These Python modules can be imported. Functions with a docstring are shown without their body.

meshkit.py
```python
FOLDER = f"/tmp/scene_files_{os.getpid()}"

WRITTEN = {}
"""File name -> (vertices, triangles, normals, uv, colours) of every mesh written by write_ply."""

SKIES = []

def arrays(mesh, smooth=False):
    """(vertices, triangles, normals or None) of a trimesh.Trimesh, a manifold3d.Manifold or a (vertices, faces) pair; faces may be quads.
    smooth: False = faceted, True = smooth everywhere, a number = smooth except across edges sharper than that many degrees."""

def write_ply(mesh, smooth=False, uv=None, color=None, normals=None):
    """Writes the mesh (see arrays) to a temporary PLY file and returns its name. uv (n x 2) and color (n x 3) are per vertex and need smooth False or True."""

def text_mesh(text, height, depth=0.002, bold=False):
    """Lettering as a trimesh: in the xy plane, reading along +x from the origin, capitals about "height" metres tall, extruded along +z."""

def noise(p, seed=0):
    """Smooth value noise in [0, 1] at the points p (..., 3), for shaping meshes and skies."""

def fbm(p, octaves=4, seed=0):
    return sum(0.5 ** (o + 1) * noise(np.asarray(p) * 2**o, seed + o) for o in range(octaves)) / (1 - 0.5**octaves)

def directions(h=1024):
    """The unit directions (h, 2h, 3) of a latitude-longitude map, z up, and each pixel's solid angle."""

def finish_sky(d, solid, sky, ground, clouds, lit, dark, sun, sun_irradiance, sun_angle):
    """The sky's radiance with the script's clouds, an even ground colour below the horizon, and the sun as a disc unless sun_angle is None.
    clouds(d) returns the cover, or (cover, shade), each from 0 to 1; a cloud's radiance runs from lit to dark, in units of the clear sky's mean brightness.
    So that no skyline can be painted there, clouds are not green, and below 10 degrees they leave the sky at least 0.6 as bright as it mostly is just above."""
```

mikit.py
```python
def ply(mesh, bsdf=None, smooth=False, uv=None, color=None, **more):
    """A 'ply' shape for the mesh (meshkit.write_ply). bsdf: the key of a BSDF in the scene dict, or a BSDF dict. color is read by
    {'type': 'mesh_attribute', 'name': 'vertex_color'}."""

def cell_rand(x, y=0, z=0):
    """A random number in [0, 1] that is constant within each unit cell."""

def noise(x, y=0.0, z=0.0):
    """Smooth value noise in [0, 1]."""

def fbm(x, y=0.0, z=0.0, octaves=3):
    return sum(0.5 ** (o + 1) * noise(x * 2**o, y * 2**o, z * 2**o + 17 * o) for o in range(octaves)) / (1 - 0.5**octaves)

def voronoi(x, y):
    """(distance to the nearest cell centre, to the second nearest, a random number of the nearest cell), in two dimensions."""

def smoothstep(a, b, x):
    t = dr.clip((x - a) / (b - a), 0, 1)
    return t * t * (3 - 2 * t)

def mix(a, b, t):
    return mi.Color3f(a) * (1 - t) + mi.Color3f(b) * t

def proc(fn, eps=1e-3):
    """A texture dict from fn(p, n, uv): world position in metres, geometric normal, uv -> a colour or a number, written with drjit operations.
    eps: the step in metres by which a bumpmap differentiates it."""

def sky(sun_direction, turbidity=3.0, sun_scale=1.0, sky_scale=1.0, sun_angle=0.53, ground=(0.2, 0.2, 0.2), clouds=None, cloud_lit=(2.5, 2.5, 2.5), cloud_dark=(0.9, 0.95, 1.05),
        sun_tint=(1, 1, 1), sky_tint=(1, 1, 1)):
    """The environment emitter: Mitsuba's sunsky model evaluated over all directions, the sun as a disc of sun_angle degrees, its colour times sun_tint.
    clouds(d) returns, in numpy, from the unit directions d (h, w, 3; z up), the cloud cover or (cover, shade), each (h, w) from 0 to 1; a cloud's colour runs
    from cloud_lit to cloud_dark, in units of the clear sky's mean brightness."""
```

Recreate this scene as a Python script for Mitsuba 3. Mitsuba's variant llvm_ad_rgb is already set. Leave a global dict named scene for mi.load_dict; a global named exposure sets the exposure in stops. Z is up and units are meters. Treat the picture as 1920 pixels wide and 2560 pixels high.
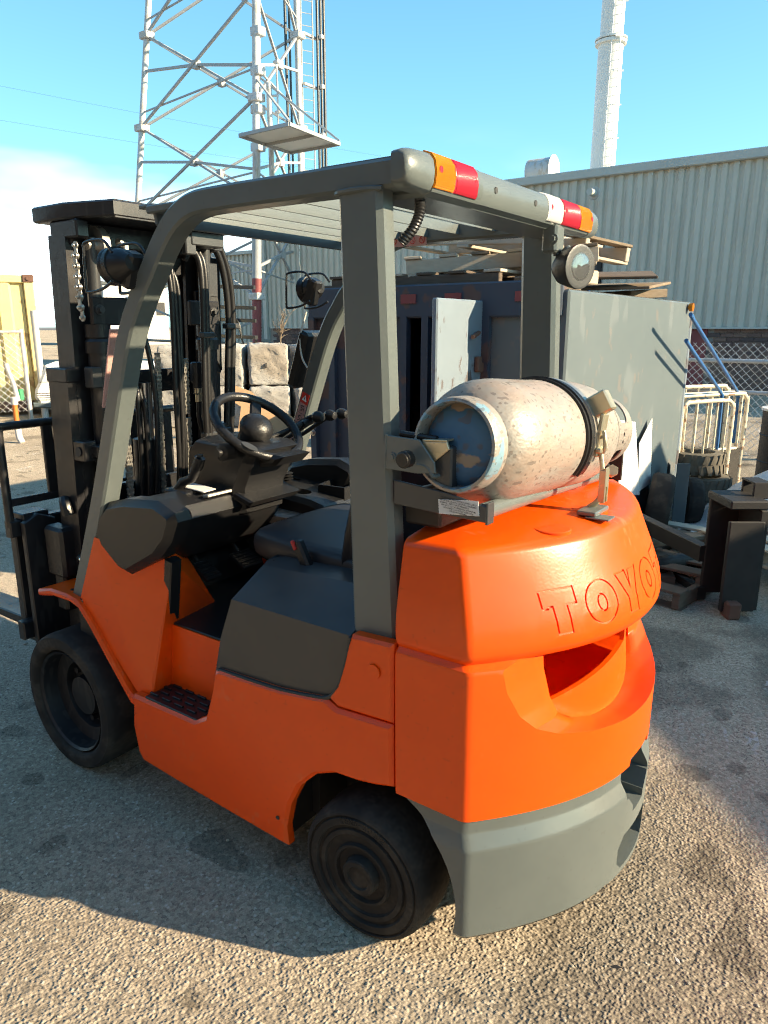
import math, random
import numpy as np
import trimesh, manifold3d
import drjit as dr
import mitsuba as mi
import mikit, meshkit
from mikit import proc, noise, fbm, voronoi, cell_rand, smoothstep, mix
from shapely.geometry import Polygon, LineString, Point, box as sbox
from shapely import affinity
from shapely.ops import unary_union

T = mi.ScalarTransform4f
random.seed(7)
RNG = np.random.default_rng(11)
scene, labels = {}, {}

# ------------------------------------------------------------------ camera, sky, exposure
# world: origin on the ground under the forklift's rear axle, +x its front, +y its left, z up
PITCH, YAW = math.atan(462 / 1800), math.radians(54.4)
EYE = np.array([-0.972, 1.82, 1.63])
HEAD = np.array([math.cos(YAW) * math.cos(PITCH), -math.sin(YAW) * math.cos(PITCH), -math.sin(PITCH)])
scene['camera'] = {'type': 'perspective', 'fov': 2 * math.degrees(math.atan(960 / 1800)), 'fov_axis': 'x', 'near_clip': 0.05, 'far_clip': 3000.0,
                   'to_world': T().look_at(origin=EYE.tolist(), target=(EYE + HEAD).tolist(), up=[0, 0, 1])}
SUN = (-0.867, -0.329, 0.378)


def cloud_cover(d):
    el = np.degrees(np.arcsin(np.clip(d[..., 2], -1, 1)))
    q = np.stack([d[..., 0] * 5, d[..., 1] * 5, d[..., 2] * 17], -1)
    n = meshkit.fbm(q, 5, 3)
    low = np.clip((14 - el) / 12, 0, 1)
    side = np.clip(d[..., 0] * 1.1 + d[..., 1] * 0.45 + 0.15, 0, 1)      # the bank of cloud lies ahead and to the left
    c = np.clip((n - 0.60 + 0.42 * low * side) / 0.22, 0, 1) * np.clip(low * 1.6, 0, 1) * np.clip(side * 1.5, 0, 1)
    return c * 0.75


scene['sky'] = mikit.sky(SUN, turbidity=2.6, clouds=cloud_cover, cloud_lit=(2.8, 2.85, 2.9), cloud_dark=(1.2, 1.25, 1.3), sky_scale=0.86, sky_tint=(0.74, 1.10, 1.12), sun_tint=(0.93, 0.99, 1.09))
exposure = 3.4

# ------------------------------------------------------------------ materials


def mat(name, color, rough=0.5, metallic=0.0, coat=0.0, spec=0.5, bump=None, bump_eps=1e-3, coat_gloss=0.9):
    c = {'type': 'rgb', 'value': list(color)} if isinstance(color, (tuple, list)) else proc(color)
    r = float(rough) if isinstance(rough, (int, float)) else proc(rough)
    b = {'type': 'principled', 'base_color': c, 'roughness': r, 'metallic': float(metallic), 'specular': float(spec)}
    if coat:
        b['clearcoat'] = float(coat)
        b['clearcoat_gloss'] = float(coat_gloss)
    if bump is not None:
        b = {'type': 'bumpmap', 'arbitrary': proc(bump, bump_eps), 'scale': 1.0, 'bsdf': b}
    scene[name] = {'type': 'twosided', 'bsdf': b}
    return name


def f_ground(p, n, uv):
    f1, f2, r = voronoi(p.x * 98 + 3 * noise(p.x * 9, p.y * 9), p.y * 98)
    g1, g2, r2 = voronoi(p.x * 230, p.y * 230 + 5)
    big = fbm(p.x * 0.55, p.y * 0.55, 1.0, 4)
    mid = fbm(p.x * 4.2, p.y * 4.2, 5.0, 4)
    tone = 0.62 + 0.42 * r + 0.30 * (r2 - 0.5)
    c = mix((0.345, 0.288, 0.222), (0.450, 0.378, 0.290), mid) * tone
    c = c * (0.72 + 0.55 * big)
    pit = smoothstep(0.55, 0.85, f1) * smoothstep(0.45, 0.62, mid)
    c = mix(c, (0.085, 0.075, 0.065), pit * 0.75)
    white = smoothstep(0.93, 0.97, r) * smoothstep(0.5, 0.25, f1)
    c = mix(c, (0.50, 0.47, 0.41), white * 0.7)
    # oil stains, patching and hair cracks
    oil = smoothstep(0.63, 0.70, fbm(p.x * 1.05 + 3, p.y * 1.05 + 8, 4.0, 4))
    c = mix(c, c * 0.52, oil * 0.75)
    drip = smoothstep(0.80, 0.84, noise(p.x * 7.5 + 2, p.y * 7.5, 6.0))
    c = mix(c, c * 0.42, drip * 0.6)
    # scrape marks of steel on the asphalt
    s = noise(p.x * 34 + p.y * 9, (p.y * 0.94 - p.x * 0.33) * 4.5, 3.0)
    s2 = noise(p.x * 90, p.y * 70, 9.0)
    zone = smoothstep(0.50, 0.66, fbm(p.x * 1.3 + 4, p.y * 1.3, 8.0, 3)) * smoothstep(-0.9, -1.4, p.y)
    c = mix(c, (0.55, 0.53, 0.52), smoothstep(0.74, 0.84, s) * smoothstep(0.5, 0.75, s2) * zone * 0.9)
    return c


def h_ground(p, n, uv):
    f1, f2, r = voronoi(p.x * 98 + 3 * noise(p.x * 9, p.y * 9), p.y * 98)
    return 0.0040 * (1 - dr.minimum(f1, 1)) * (0.3 + 1.1 * r) + 0.006 * fbm(p.x * 26, p.y * 26, 0.0, 4) + 0.0022 * noise(p.x * 210, p.y * 210)


mat('m_ground', f_ground, 0.95, spec=0.15, bump=h_ground, bump_eps=0.0025)


def peel(p, n, uv):
    return 0.00012 * noise(p.x * 230, p.y * 230, p.z * 230) + 0.0012 * fbm(p.x * 7, p.y * 7, p.z * 7, 2)


def f_orange(p, n, uv):
    a = fbm(p.x * 7, p.y * 7, p.z * 7, 4)
    c = mix((0.72, 0.066, 0.001), (0.78, 0.078, 0.001), a)
    # pale rub marks and dust streaks on the upper faces
    s = noise(p.x * 60 + p.y * 90, p.y * 140 - p.x * 30, p.z * 40)
    d = smoothstep(0.60, 0.82, s) * smoothstep(0.56, 0.72, fbm(p.x * 5 + 3, p.y * 5, p.z * 5, 4))
    c = mix(c, (0.66, 0.22, 0.10), d * 0.30)
    chip = smoothstep(0.90, 0.93, noise(p.x * 90, p.y * 90, p.z * 90))
    return mix(c, (0.30, 0.055, 0.02), chip * 0.2)


mat('m_orange', f_orange, lambda p, n, uv: 0.26 + 0.14 * fbm(p.x * 9, p.y * 9, p.z * 9, 3), coat=0.45, spec=0.3, bump=peel, coat_gloss=0.88)


def f_grey(p, n, uv):
    a = fbm(p.x * 9, p.y * 9, p.z * 9, 4)
    c = mix((0.090, 0.105, 0.104), (0.110, 0.126, 0.124), a)
    chip = smoothstep(0.88, 0.92, noise(p.x * 85, p.y * 85, p.z * 60))
    return mix(c, (0.055, 0.05, 0.05), chip * 0.15)


mat('m_grey', f_grey, lambda p, n, uv: 0.24 + 0.12 * fbm(p.x * 12, p.y * 12, p.z * 12, 3), coat=0.35, bump=peel)


def f_hood(p, n, uv):
    a = fbm(p.x * 11, p.y * 11, p.z * 11, 4)
    return mix((0.032, 0.034, 0.037), (0.044, 0.046, 0.048), a)


mat('m_hood', f_hood, lambda p, n, uv: 0.26 + 0.16 * fbm(p.x * 10, p.y * 10, p.z * 10, 3), coat=0.3, bump=peel)


def f_black(p, n, uv):
    a = fbm(p.x * 14, p.y * 14, p.z * 14, 4)
    d = smoothstep(0.62, 0.8, noise(p.x * 60, p.y * 60, p.z * 12))
    return mix(mix((0.008, 0.008, 0.010), (0.015, 0.015, 0.018), a), (0.05, 0.045, 0.04), d * 0.25)


mat('m_black', f_black, lambda p, n, uv: 0.28 + 0.2 * fbm(p.x * 16, p.y * 16, p.z * 16, 3), coat=0.15)
mat('m_plastic', (0.012, 0.012, 0.013), 0.36, bump=lambda p, n, uv: 0.0006 * noise(p.x * 420, p.y * 420, p.z * 420), bump_eps=6e-4)
mat('m_hose', (0.012, 0.012, 0.013), 0.38)
mat('m_vinyl', (0.02, 0.02, 0.024), 0.45, bump=lambda p, n, uv: 0.006 * fbm(p.x * 12, p.y * 12, p.z * 6, 3), bump_eps=2e-3)


def f_tyre(p, n, uv):
    a = fbm(p.x * 8, p.y * 8, p.z * 8, 4)
    g = noise(p.x * 120, p.y * 120, p.z * 120)
    dust = smoothstep(0.42, 0.70, fbm(p.x * 13 + 5, p.y * 13, p.z * 13, 4))
    return mix(mix((0.014, 0.013, 0.013), (0.024, 0.022, 0.021), a), (0.09, 0.075, 0.058), dust * (0.15 + 0.3 * g))


mat('m_tyre', f_tyre, 0.82, spec=0.3, bump=lambda p, n, uv: 0.0022 * fbm(p.x * 55, p.y * 55, p.z * 55, 3), bump_eps=1.5e-3)
mat('m_rim', f_black, 0.5)


def f_oldtyre(p, n, uv):
    a = fbm(p.x * 11, p.y * 11, p.z * 11, 4)
    return mix((0.075, 0.068, 0.055), (0.19, 0.17, 0.135), a)


mat('m_oldtyre', f_oldtyre, 0.9, spec=0.2)


def f_steel(p, n, uv):
    a = fbm(p.x * 30, p.y * 30, p.z * 30, 3)
    return mix((0.30, 0.29, 0.27), (0.52, 0.50, 0.46), a)


mat('m_steel', f_steel, 0.38, metallic=0.85)
mat('m_zinc', lambda p, n, uv: mix((0.50, 0.43, 0.27), (0.66, 0.60, 0.47), fbm(p.x * 25, p.y * 25, p.z * 25, 3)), 0.33, metallic=0.8)
mat('m_chrome', (0.62, 0.62, 0.62), 0.14, metallic=1.0)


def f_tank(p, n, uv):
    a = fbm(p.x * 30, p.y * 22, p.z * 30, 4)
    c = mix((0.22, 0.20, 0.175), (0.34, 0.32, 0.295), a)
    c = mix(c, (0.38, 0.26, 0.20), smoothstep(0.50, 0.70, fbm(p.x * 12 + 5, p.y * 8, p.z * 12, 4)) * 0.45)
    s = fbm(p.x * 150, p.y * 330, p.z * 150, 2) * 0.7 + fbm(p.x * 40 + p.y * 60, p.y * 40, p.z * 40, 2) * 0.3
    c = mix(c, (0.30, 0.23, 0.18), smoothstep(0.54, 0.68, s) * 0.42)
    blue = smoothstep(0.53, 0.58, fbm(p.x * 34 + 8, p.y * 26, p.z * 34, 4)) * smoothstep(0.452, 0.458, p.y)
    c = mix(c, (0.15, 0.34, 0.46), blue * 0.7)
    pit = smoothstep(0.74, 0.80, noise(p.x * 110, p.y * 110, p.z * 110))
    return mix(c, (0.12, 0.10, 0.09), pit * 0.6)


def h_tank(p, n, uv):
    return 0.0006 * noise(p.x * 110, p.y * 60, p.z * 110) + 0.0005 * noise(p.x * 260, p.y * 160, p.z * 260) + 0.0025 * fbm(p.x * 12, p.y * 12, p.z * 12, 2)


mat('m_tank', f_tank, lambda p, n, uv: 0.38 + 0.25 * fbm(p.x * 20, p.y * 20, p.z * 20, 3), metallic=0.25, bump=h_tank, bump_eps=1.2e-3)


def f_tankend(p, n, uv):
    a = fbm(p.x * 14, p.y * 14, p.z * 14, 4)
    c = mix((0.035, 0.105, 0.20), (0.065, 0.165, 0.28), a)
    rust = smoothstep(0.56, 0.62, fbm(p.x * 13 + 4, p.y * 3, p.z * 17 + 2, 5))
    c = mix(c, (0.33, 0.24, 0.15), rust * 0.85)
    return mix(c, (0.10, 0.075, 0.055), smoothstep(0.60, 0.75, noise(p.x * 55, p.y * 55, p.z * 55)) * 0.5)


mat('m_tankend', f_tankend, 0.62, bump=h_tank, bump_eps=1.2e-3)


def ribs(p, n, uv):
    return 0.0012 * dr.sin(p.y * 1450) + 0.0012 * dr.sin(p.z * 1450)


def vribs(p, n, uv):
    return 0.0011 * dr.sin(p.y * 1300)


mat('m_amber', (0.95, 0.29, 0.01), 0.22, coat=1.0, bump=ribs, bump_eps=4e-4)
mat('m_redlens', (0.52, 0.012, 0.035), 0.22, coat=1.0, bump=vribs, bump_eps=4e-4)
mat('m_clearlens', (0.78, 0.76, 0.72), 0.2, coat=1.0, bump=vribs, bump_eps=4e-4)
mat('m_white', (0.74, 0.74, 0.72), 0.35, coat=0.4)
mat('m_sticker', (0.62, 0.60, 0.58), 0.5)
mat('m_ink', (0.03, 0.03, 0.03), 0.6)
mat('m_red', (0.55, 0.03, 0.02), 0.45)
mat('m_pink', (0.50, 0.28, 0.25), 0.6)
scene['m_glass'] = {'type': 'thindielectric', 'int_ior': 1.5}


def f_clad(p, n, uv):
    a = fbm(p.x * 0.9, p.y * 0.9, p.z * 0.35, 4)
    st = fbm(p.x * 9, 2.0, p.z * 0.5, 3)
    c = mix((0.47, 0.45, 0.385), (0.55, 0.525, 0.45), a)
    return mix(c, (0.36, 0.35, 0.30), smoothstep(0.58, 0.75, st) * 0.35)


mat('m_clad', f_clad, 0.55)
mat('m_trim', lambda p, n, uv: mix((0.40, 0.41, 0.38), (0.48, 0.48, 0.44), fbm(p.x * 2, p.y * 2, p.z * 5, 3)), 0.5)
for k, col in enumerate([(0.16, 0.105, 0.09), (0.13, 0.085, 0.078), (0.20, 0.13, 0.105), (0.105, 0.078, 0.075)]):
    mat('m_brick%d' % k, (lambda cc: lambda p, n, uv: mix([x * 0.75 for x in cc], [x * 1.25 for x in cc], fbm(p.x * 22, p.y * 22, p.z * 22, 3)))(col), 0.9, spec=0.2)
mat('m_mortar', lambda p, n, uv: mix((0.24, 0.22, 0.20), (0.33, 0.31, 0.28), fbm(p.x * 20, p.y * 20, p.z * 20, 3)), 0.95, spec=0.1)


def f_galv(p, n, uv):
    a = fbm(p.x * 5, p.y * 5, p.z * 2.2, 4)
    flake = smoothstep(0.52, 0.60, fbm(p.x * 10 + 3, p.y * 10, p.z * 4, 4))
    return mix(mix((0.42, 0.43, 0.44), (0.54, 0.55, 0.56), a), (0.36, 0.29, 0.21), flake * 0.5)


mat('m_galv', f_galv, 0.6)
mat('m_towerred', lambda p, n, uv: mix((0.17, 0.035, 0.04), (0.24, 0.06, 0.06), fbm(p.x * 9, p.y * 9, p.z * 6, 3)), 0.6)
mat('m_stack', lambda p, n, uv: mix((0.60, 0.60, 0.58), (0.70, 0.70, 0.68), fbm(p.x * 1.2, p.y * 1.2, p.z * 0.4, 3)), 0.5)


def f_conc(p, n, uv):
    a = fbm(p.x * 4, p.y * 4, p.z * 4, 5)
    b = smoothstep(0.48, 0.64, fbm(p.x * 1.7 + 4, p.y * 1.7, p.z * 1.7, 4))
    c = mix((0.27, 0.255, 0.235), (0.42, 0.40, 0.37), a)
    c = mix(c, (0.30, 0.24, 0.18), b * 0.6)
    return mix(c, (0.12, 0.11, 0.10), smoothstep(0.68, 0.78, noise(p.x * 60, p.y * 60, p.z * 60)) * 0.6)


mat('m_conc', f_conc, 0.93, spec=0.2, bump=lambda p, n, uv: 0.010 * fbm(p.x * 24, p.y * 24, p.z * 24, 4), bump_eps=4e-3)


def f_panel(p, n, uv):
    a = fbm(p.y * 1.6, p.x * 1.6, p.z * 1.1, 4)
    c = mix((0.080, 0.106, 0.118), (0.102, 0.128, 0.140), a)
    rub = smoothstep(0.62, 0.72, noise(p.y * 9, p.x * 9, p.z * 3.0)) * smoothstep(0.45, 0.65, fbm(p.y * 4 + 3, p.x * 4, p.z * 4, 3))
    c = mix(c, (0.17, 0.19, 0.20), rub * 0.35)
    rust = smoothstep(0.66, 0.73, fbm(p.y * 12 + 5, p.x * 12, p.z * 7, 4))
    return mix(c, (0.22, 0.15, 0.11), rust * 0.25)


mat('m_panel', f_panel, 0.5, bump=lambda p, n, uv: 0.004 * fbm(p.y * 3, p.x * 3, p.z * 3, 3), bump_eps=5e-3)


def f_bluebox(p, n, uv):
    a = fbm(p.x * 3, p.y * 3, p.z * 2.2, 4)
    c = mix((0.026, 0.040, 0.066), (0.042, 0.060, 0.088), a)
    rust = smoothstep(0.55, 0.64, fbm(p.x * 7, p.y * 7, p.z * 5, 5))
    return mix(c, (0.11, 0.06, 0.045), rust * 0.75)


mat('m_bluebox', f_bluebox, 0.6)


def f_palebox(p, n, uv):
    a = fbm(p.x * 3, p.y * 3, p.z * 2.2, 4)
    c = mix((0.14, 0.18, 0.22), (0.18, 0.225, 0.265), a)
    rust = smoothstep(0.60, 0.66, fbm(p.y * 15 + 2, p.x * 15, p.z * 6 + 1, 5))
    return mix(c, (0.09, 0.07, 0.065), rust * 0.8)


mat('m_palebox', f_palebox, 0.5)
mat('m_rust', lambda p, n, uv: mix((0.085, 0.045, 0.035), (0.17, 0.085, 0.055), fbm(p.x * 11, p.y * 11, p.z * 11, 4)), 0.8)
mat('m_dark', lambda p, n, uv: mix((0.010, 0.010, 0.011), (0.028, 0.024, 0.022), fbm(p.x * 8, p.y * 8, p.z * 8, 4)), 0.6)
for k, (a, b) in enumerate([((0.15, 0.115, 0.085), (0.24, 0.19, 0.14)), ((0.09, 0.07, 0.055), (0.15, 0.115, 0.09)), ((0.42, 0.35, 0.27), (0.54, 0.47, 0.38))]):
    mat('m_wood%d' % k, (lambda a, b: lambda p, n, uv: mix(a, b, fbm(p.x * 18 + noise(p.y * 3) * 4, p.y * 18, p.z * 60, 4)))(a, b), 0.85, spec=0.2)
mat('m_cream', lambda p, n, uv: mix(mix((0.62, 0.55, 0.40), (0.70, 0.64, 0.50), fbm(p.x * 8, p.y * 8, p.z * 8, 3)), (0.26, 0.12, 0.06), smoothstep(0.60, 0.68, fbm(p.x * 22, p.y * 22, p.z * 22, 4)) * 0.8), 0.5)
mat('m_bluerail', (0.035, 0.13, 0.33), 0.4)
mat('m_tarp', lambda p, n, uv: mix((0.50, 0.48, 0.47), (0.62, 0.60, 0.58), fbm(p.x * 5, p.y * 5, p.z * 5, 4)), 0.6)
mat('m_poly', lambda p, n, uv: mix((0.42, 0.42, 0.46), (0.66, 0.66, 0.69), noise(p.y * 60 + p.z * 6, p.z * 4, 1.0) * 0.6 + 0.4 * noise(p.y * 15, p.z * 9, 4.0)), 0.3)


def f_yellow(p, n, uv):
    a = fbm(p.x * 2, p.y * 2, p.z * 1.5, 4)
    rust = smoothstep(0.60, 0.67, fbm(p.x * 5 + 2, p.y * 5, p.z * 3, 5))
    return mix(mix((0.58, 0.47, 0.20), (0.66, 0.56, 0.28), a), (0.32, 0.15, 0.06), rust * 0.7)


mat('m_yellow', f_yellow, 0.55)
mat('m_greenbox', (0.03, 0.22, 0.10), 0.5)
mat('m_card', lambda p, n, uv: mix((0.36, 0.22, 0.12), (0.44, 0.28, 0.16), fbm(p.x * 9, p.y * 9, p.z * 9, 3)), 0.85)
mat('m_weed', lambda p, n, uv: mix((0.20, 0.145, 0.095), (0.30, 0.23, 0.16), noise(p.x * 40, p.y * 40, p.z * 40)), 0.8)
mat('m_grass', lambda p, n, uv: mix((0.10, 0.10, 0.04), (0.24, 0.20, 0.10), noise(p.x * 30, p.y * 30, p.z * 9)), 0.8)
mat('m_post', (0.55, 0.54, 0.52), 0.6)
mat('m_orangepost', (0.62, 0.17, 0.03), 0.5)
mat('m_farwall', (0.40, 0.39, 0.38), 0.8)

# ------------------------------------------------------------------ mesh helpers


def outward(m):
    if m.volume < 0:
        m.invert()
    return m


def man(m):
    m = m.copy()
    m.merge_vertices()
    return manifold3d.Manifold(manifold3d.Mesh(np.asarray(m.vertices, np.float32), np.asarray(m.faces, np.uint32)))


def unman(m):
    q = m.to_mesh()
    return trimesh.Trimesh(np.array(q.vert_properties[:, :3], float), np.array(q.tri_verts), process=False)


def cat(*ms):
    flat = []
    for m in ms:
        flat += m if isinstance(m, list) else [m]
    return trimesh.util.concatenate(flat)


def hull(pts):
    return outward(trimesh.convex.convex_hull(np.asarray(pts, float)))


def rbox(c, s, b=0.004, R=None):
    """A box with chamfered edges: centre, size, chamfer, optional rotation matrix."""
    s = np.asarray(s, float) / 2
    b = min(b, 0.45 * s.min())
    pts = []
    for sx in (-1, 1):
        for sy in (-1, 1):
            for sz in (-1, 1):
                q = np.array([sx, sy, sz]) * s
                for k in range(3):
                    w = q - np.array([sx, sy, sz]) * b
                    w[k] = q[k]
                    pts.append(w)
    pts = np.array(pts)
    if R is not None:
        pts = pts @ np.asarray(R).T
    return hull(pts + np.asarray(c, float))


def pbox(c, s, R=None):
    s = np.asarray(s, float) / 2
    v = np.array([[x, y, z] for x in (-1, 1) for y in (-1, 1) for z in (-1, 1)]) * s
    if R is not None:
        v = v @ np.asarray(R).T
    f = np.array([[0, 1, 3], [0, 3, 2], [4, 6, 7], [4, 7, 5], [0, 4, 5], [0, 5, 1], [2, 3, 7], [2, 7, 6], [0, 2, 6], [0, 6, 4], [1, 5, 7], [1, 7, 3]])
    return outward(trimesh.Trimesh(v + np.asarray(c, float), f, process=False))


def rot(axis, deg):
    return trimesh.transformations.rotation_matrix(math.radians(deg), axis)[:3, :3]


RX, RY, RZ = [1, 0, 0], [0, 1, 0], [0, 0, 1]


def inset(p, d):
    p = np.asarray(p, float)
    e = np.roll(p, -1, 0) - p
    e /= np.linalg.norm(e, axis=1, keepdims=True) + 1e-12
    nrm = np.stack([-e[:, 1], e[:, 0]], 1)
    n0, n1 = np.roll(nrm, 1, 0), nrm
    b = n0 + n1
    b /= np.linalg.norm(b, axis=1, keepdims=True) + 1e-9
    k = np.maximum((b * n1).sum(1), 0.35)
    return p + b * (d / k)[:, None]


def rings_mesh(rings, cap0=True, cap1=True):
    n = len(rings[0])
    v = np.vstack(rings)
    f = []
    for r in range(len(rings) - 1):
        for i in range(n):
            a, b = r * n + i, r * n + (i + 1) % n
            f += [[a, b, b + n], [a, b + n, a + n]]

    def cap(k):
        ring = rings[k]
        c = ring - ring.mean(0)
        _, _, vt = np.linalg.svd(c)
        q = c @ vt[:2].T
        area = 0.5 * np.sum(q[:, 0] * np.roll(q[:, 1], -1) - q[:, 1] * np.roll(q[:, 0], -1))
        flip = area < 0
        if flip:
            q = q * [1, -1]
        t = np.array(manifold3d.triangulate([q.astype(np.float64)]))
        return t + k * n, flip
    for k, on in ((0, cap0), (len(rings) - 1, cap1)):
        if on:
            t, fl = cap(k)
            # the wall's orientation at this ring decides the cap's
            f += t.tolist()
    m = trimesh.Trimesh(v, np.array(f), process=False)
    trimesh.repair.fix_winding(m)
    return outward(m)


def slab(poly, axis, a, b, bev=0.004):
    """A polygon of two coordinates pulled along an axis from a to b, with chamfered rims. axis 'y': (x, z), 'x': (y, z), 'z': (x, y)."""
    p = np.asarray(poly, float)
    if 0.5 * np.sum(p[:, 0] * np.roll(p[:, 1], -1) - p[:, 1] * np.roll(p[:, 0], -1)) < 0:
        p = p[::-1]
    if a > b:
        a, b = b, a
    bev = min(bev, 0.45 * (b - a))

    def at(q, t):
        o = np.full(len(q), t)
        return np.stack({'y': (q[:, 0], o, q[:, 1]), 'x': (o, q[:, 0], q[:, 1]), 'z': (q[:, 0], q[:, 1], o)}[axis], 1)
    if bev <= 0:
        return rings_mesh([at(p, a), at(p, b)])
    q = inset(p, bev)
    return rings_mesh([at(q, a), at(p, a + bev), at(p, b - bev), at(q, b)])


def smooth_path(pts, n=8, closed=False):
    p = np.asarray(pts, float)
    N = len(p)
    out = []
    for i in range(N if closed else N - 1):
        g = (lambda k: p[k % N]) if closed else (lambda k: p[min(max(k, 0), N - 1)])
        p0, p1, p2, p3 = g(i - 1), g(i), g(i + 1), g(i + 2)
        for t in np.linspace(0, 1, n, endpoint=False):
            out.append(0.5 * (2 * p1 + (p2 - p0) * t + (2 * p0 - 5 * p1 + 4 * p2 - p3) * t * t + (3 * p1 - p0 - 3 * p2 + p3) * t ** 3))
    if not closed:
        out.append(p[-1])
    return np.array(out)


def frames(p, closed=False, ref=None):
    t = np.roll(p, -1, 0) - np.roll(p, 1, 0) if closed else np.gradient(p, axis=0)
    t /= np.linalg.norm(t, axis=1, keepdims=True) + 1e-12
    a = np.asarray(ref if ref is not None else ([0, 0, 1.0] if abs(t[0][2]) < 0.9 else [1.0, 0, 0]), float)
    us = []
    for k in range(len(p)):
        a = a - t[k] * (a @ t[k])
        a /= np.linalg.norm(a) + 1e-12
        us.append(a.copy())
    us = np.array(us)
    return us, np.cross(t, us)


def tube(pts, r, sides=10, closed=False, caps=True):
    p = np.asarray(pts, float)
    u, w = frames(p, closed)
    ang = np.arange(sides) * 2 * np.pi / sides
    rr = np.broadcast_to(r, (len(p),))
    rings = [p[k] + rr[k] * (np.cos(ang)[:, None] * u[k] + np.sin(ang)[:, None] * w[k]) for k in range(len(p))]
    if closed:
        rings.append(rings[0])
        m = rings_mesh(rings, False, False)
        m.merge_vertices()
        return outward(m)
    return rings_mesh(rings, caps, caps)


def sweep(pts, prof, ref, closed=False):
    """A profile [(u, w)] along a path; u lies along ref made square to the path."""
    p = np.asarray(pts, float)
    u, w = frames(p, closed, ref)
    return rings_mesh([p[k] + prof[:, :1] * u[k] + prof[:, 1:] * w[k] for k in range(len(p))])


def rect_prof(a, b, c=0.006):
    a, b = a / 2, b / 2
    return np.array([(-a + c, -b), (a - c, -b), (a, -b + c), (a, b - c), (a - c, b), (-a + c, b), (-a, b - c), (-a, -b + c)])


def lathe(prof, n=40, axis='z', c=(0, 0, 0)):
    """prof: (radius, height) pairs, closed on the axis where the radius is 0."""
    pr = np.asarray(prof, float)
    ang = np.arange(n) * 2 * np.pi / n
    rings = [np.stack([np.cos(ang) * max(r, 1e-5), np.sin(ang) * max(r, 1e-5), np.full(n, h)], 1) for r, h in pr]
    m = rings_mesh(rings)
    v = np.array(m.vertices)
    if axis == 'y':
        v = v[:, [0, 2, 1]] * [1, 1, -1]
    elif axis == 'x':
        v = v[:, [2, 1, 0]] * [1, 1, -1]
    return outward(trimesh.Trimesh(v + np.asarray(c, float), m.faces, process=False))


def between(a, b, r, sides=8):
    return tube([a, b], r, sides)


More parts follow.
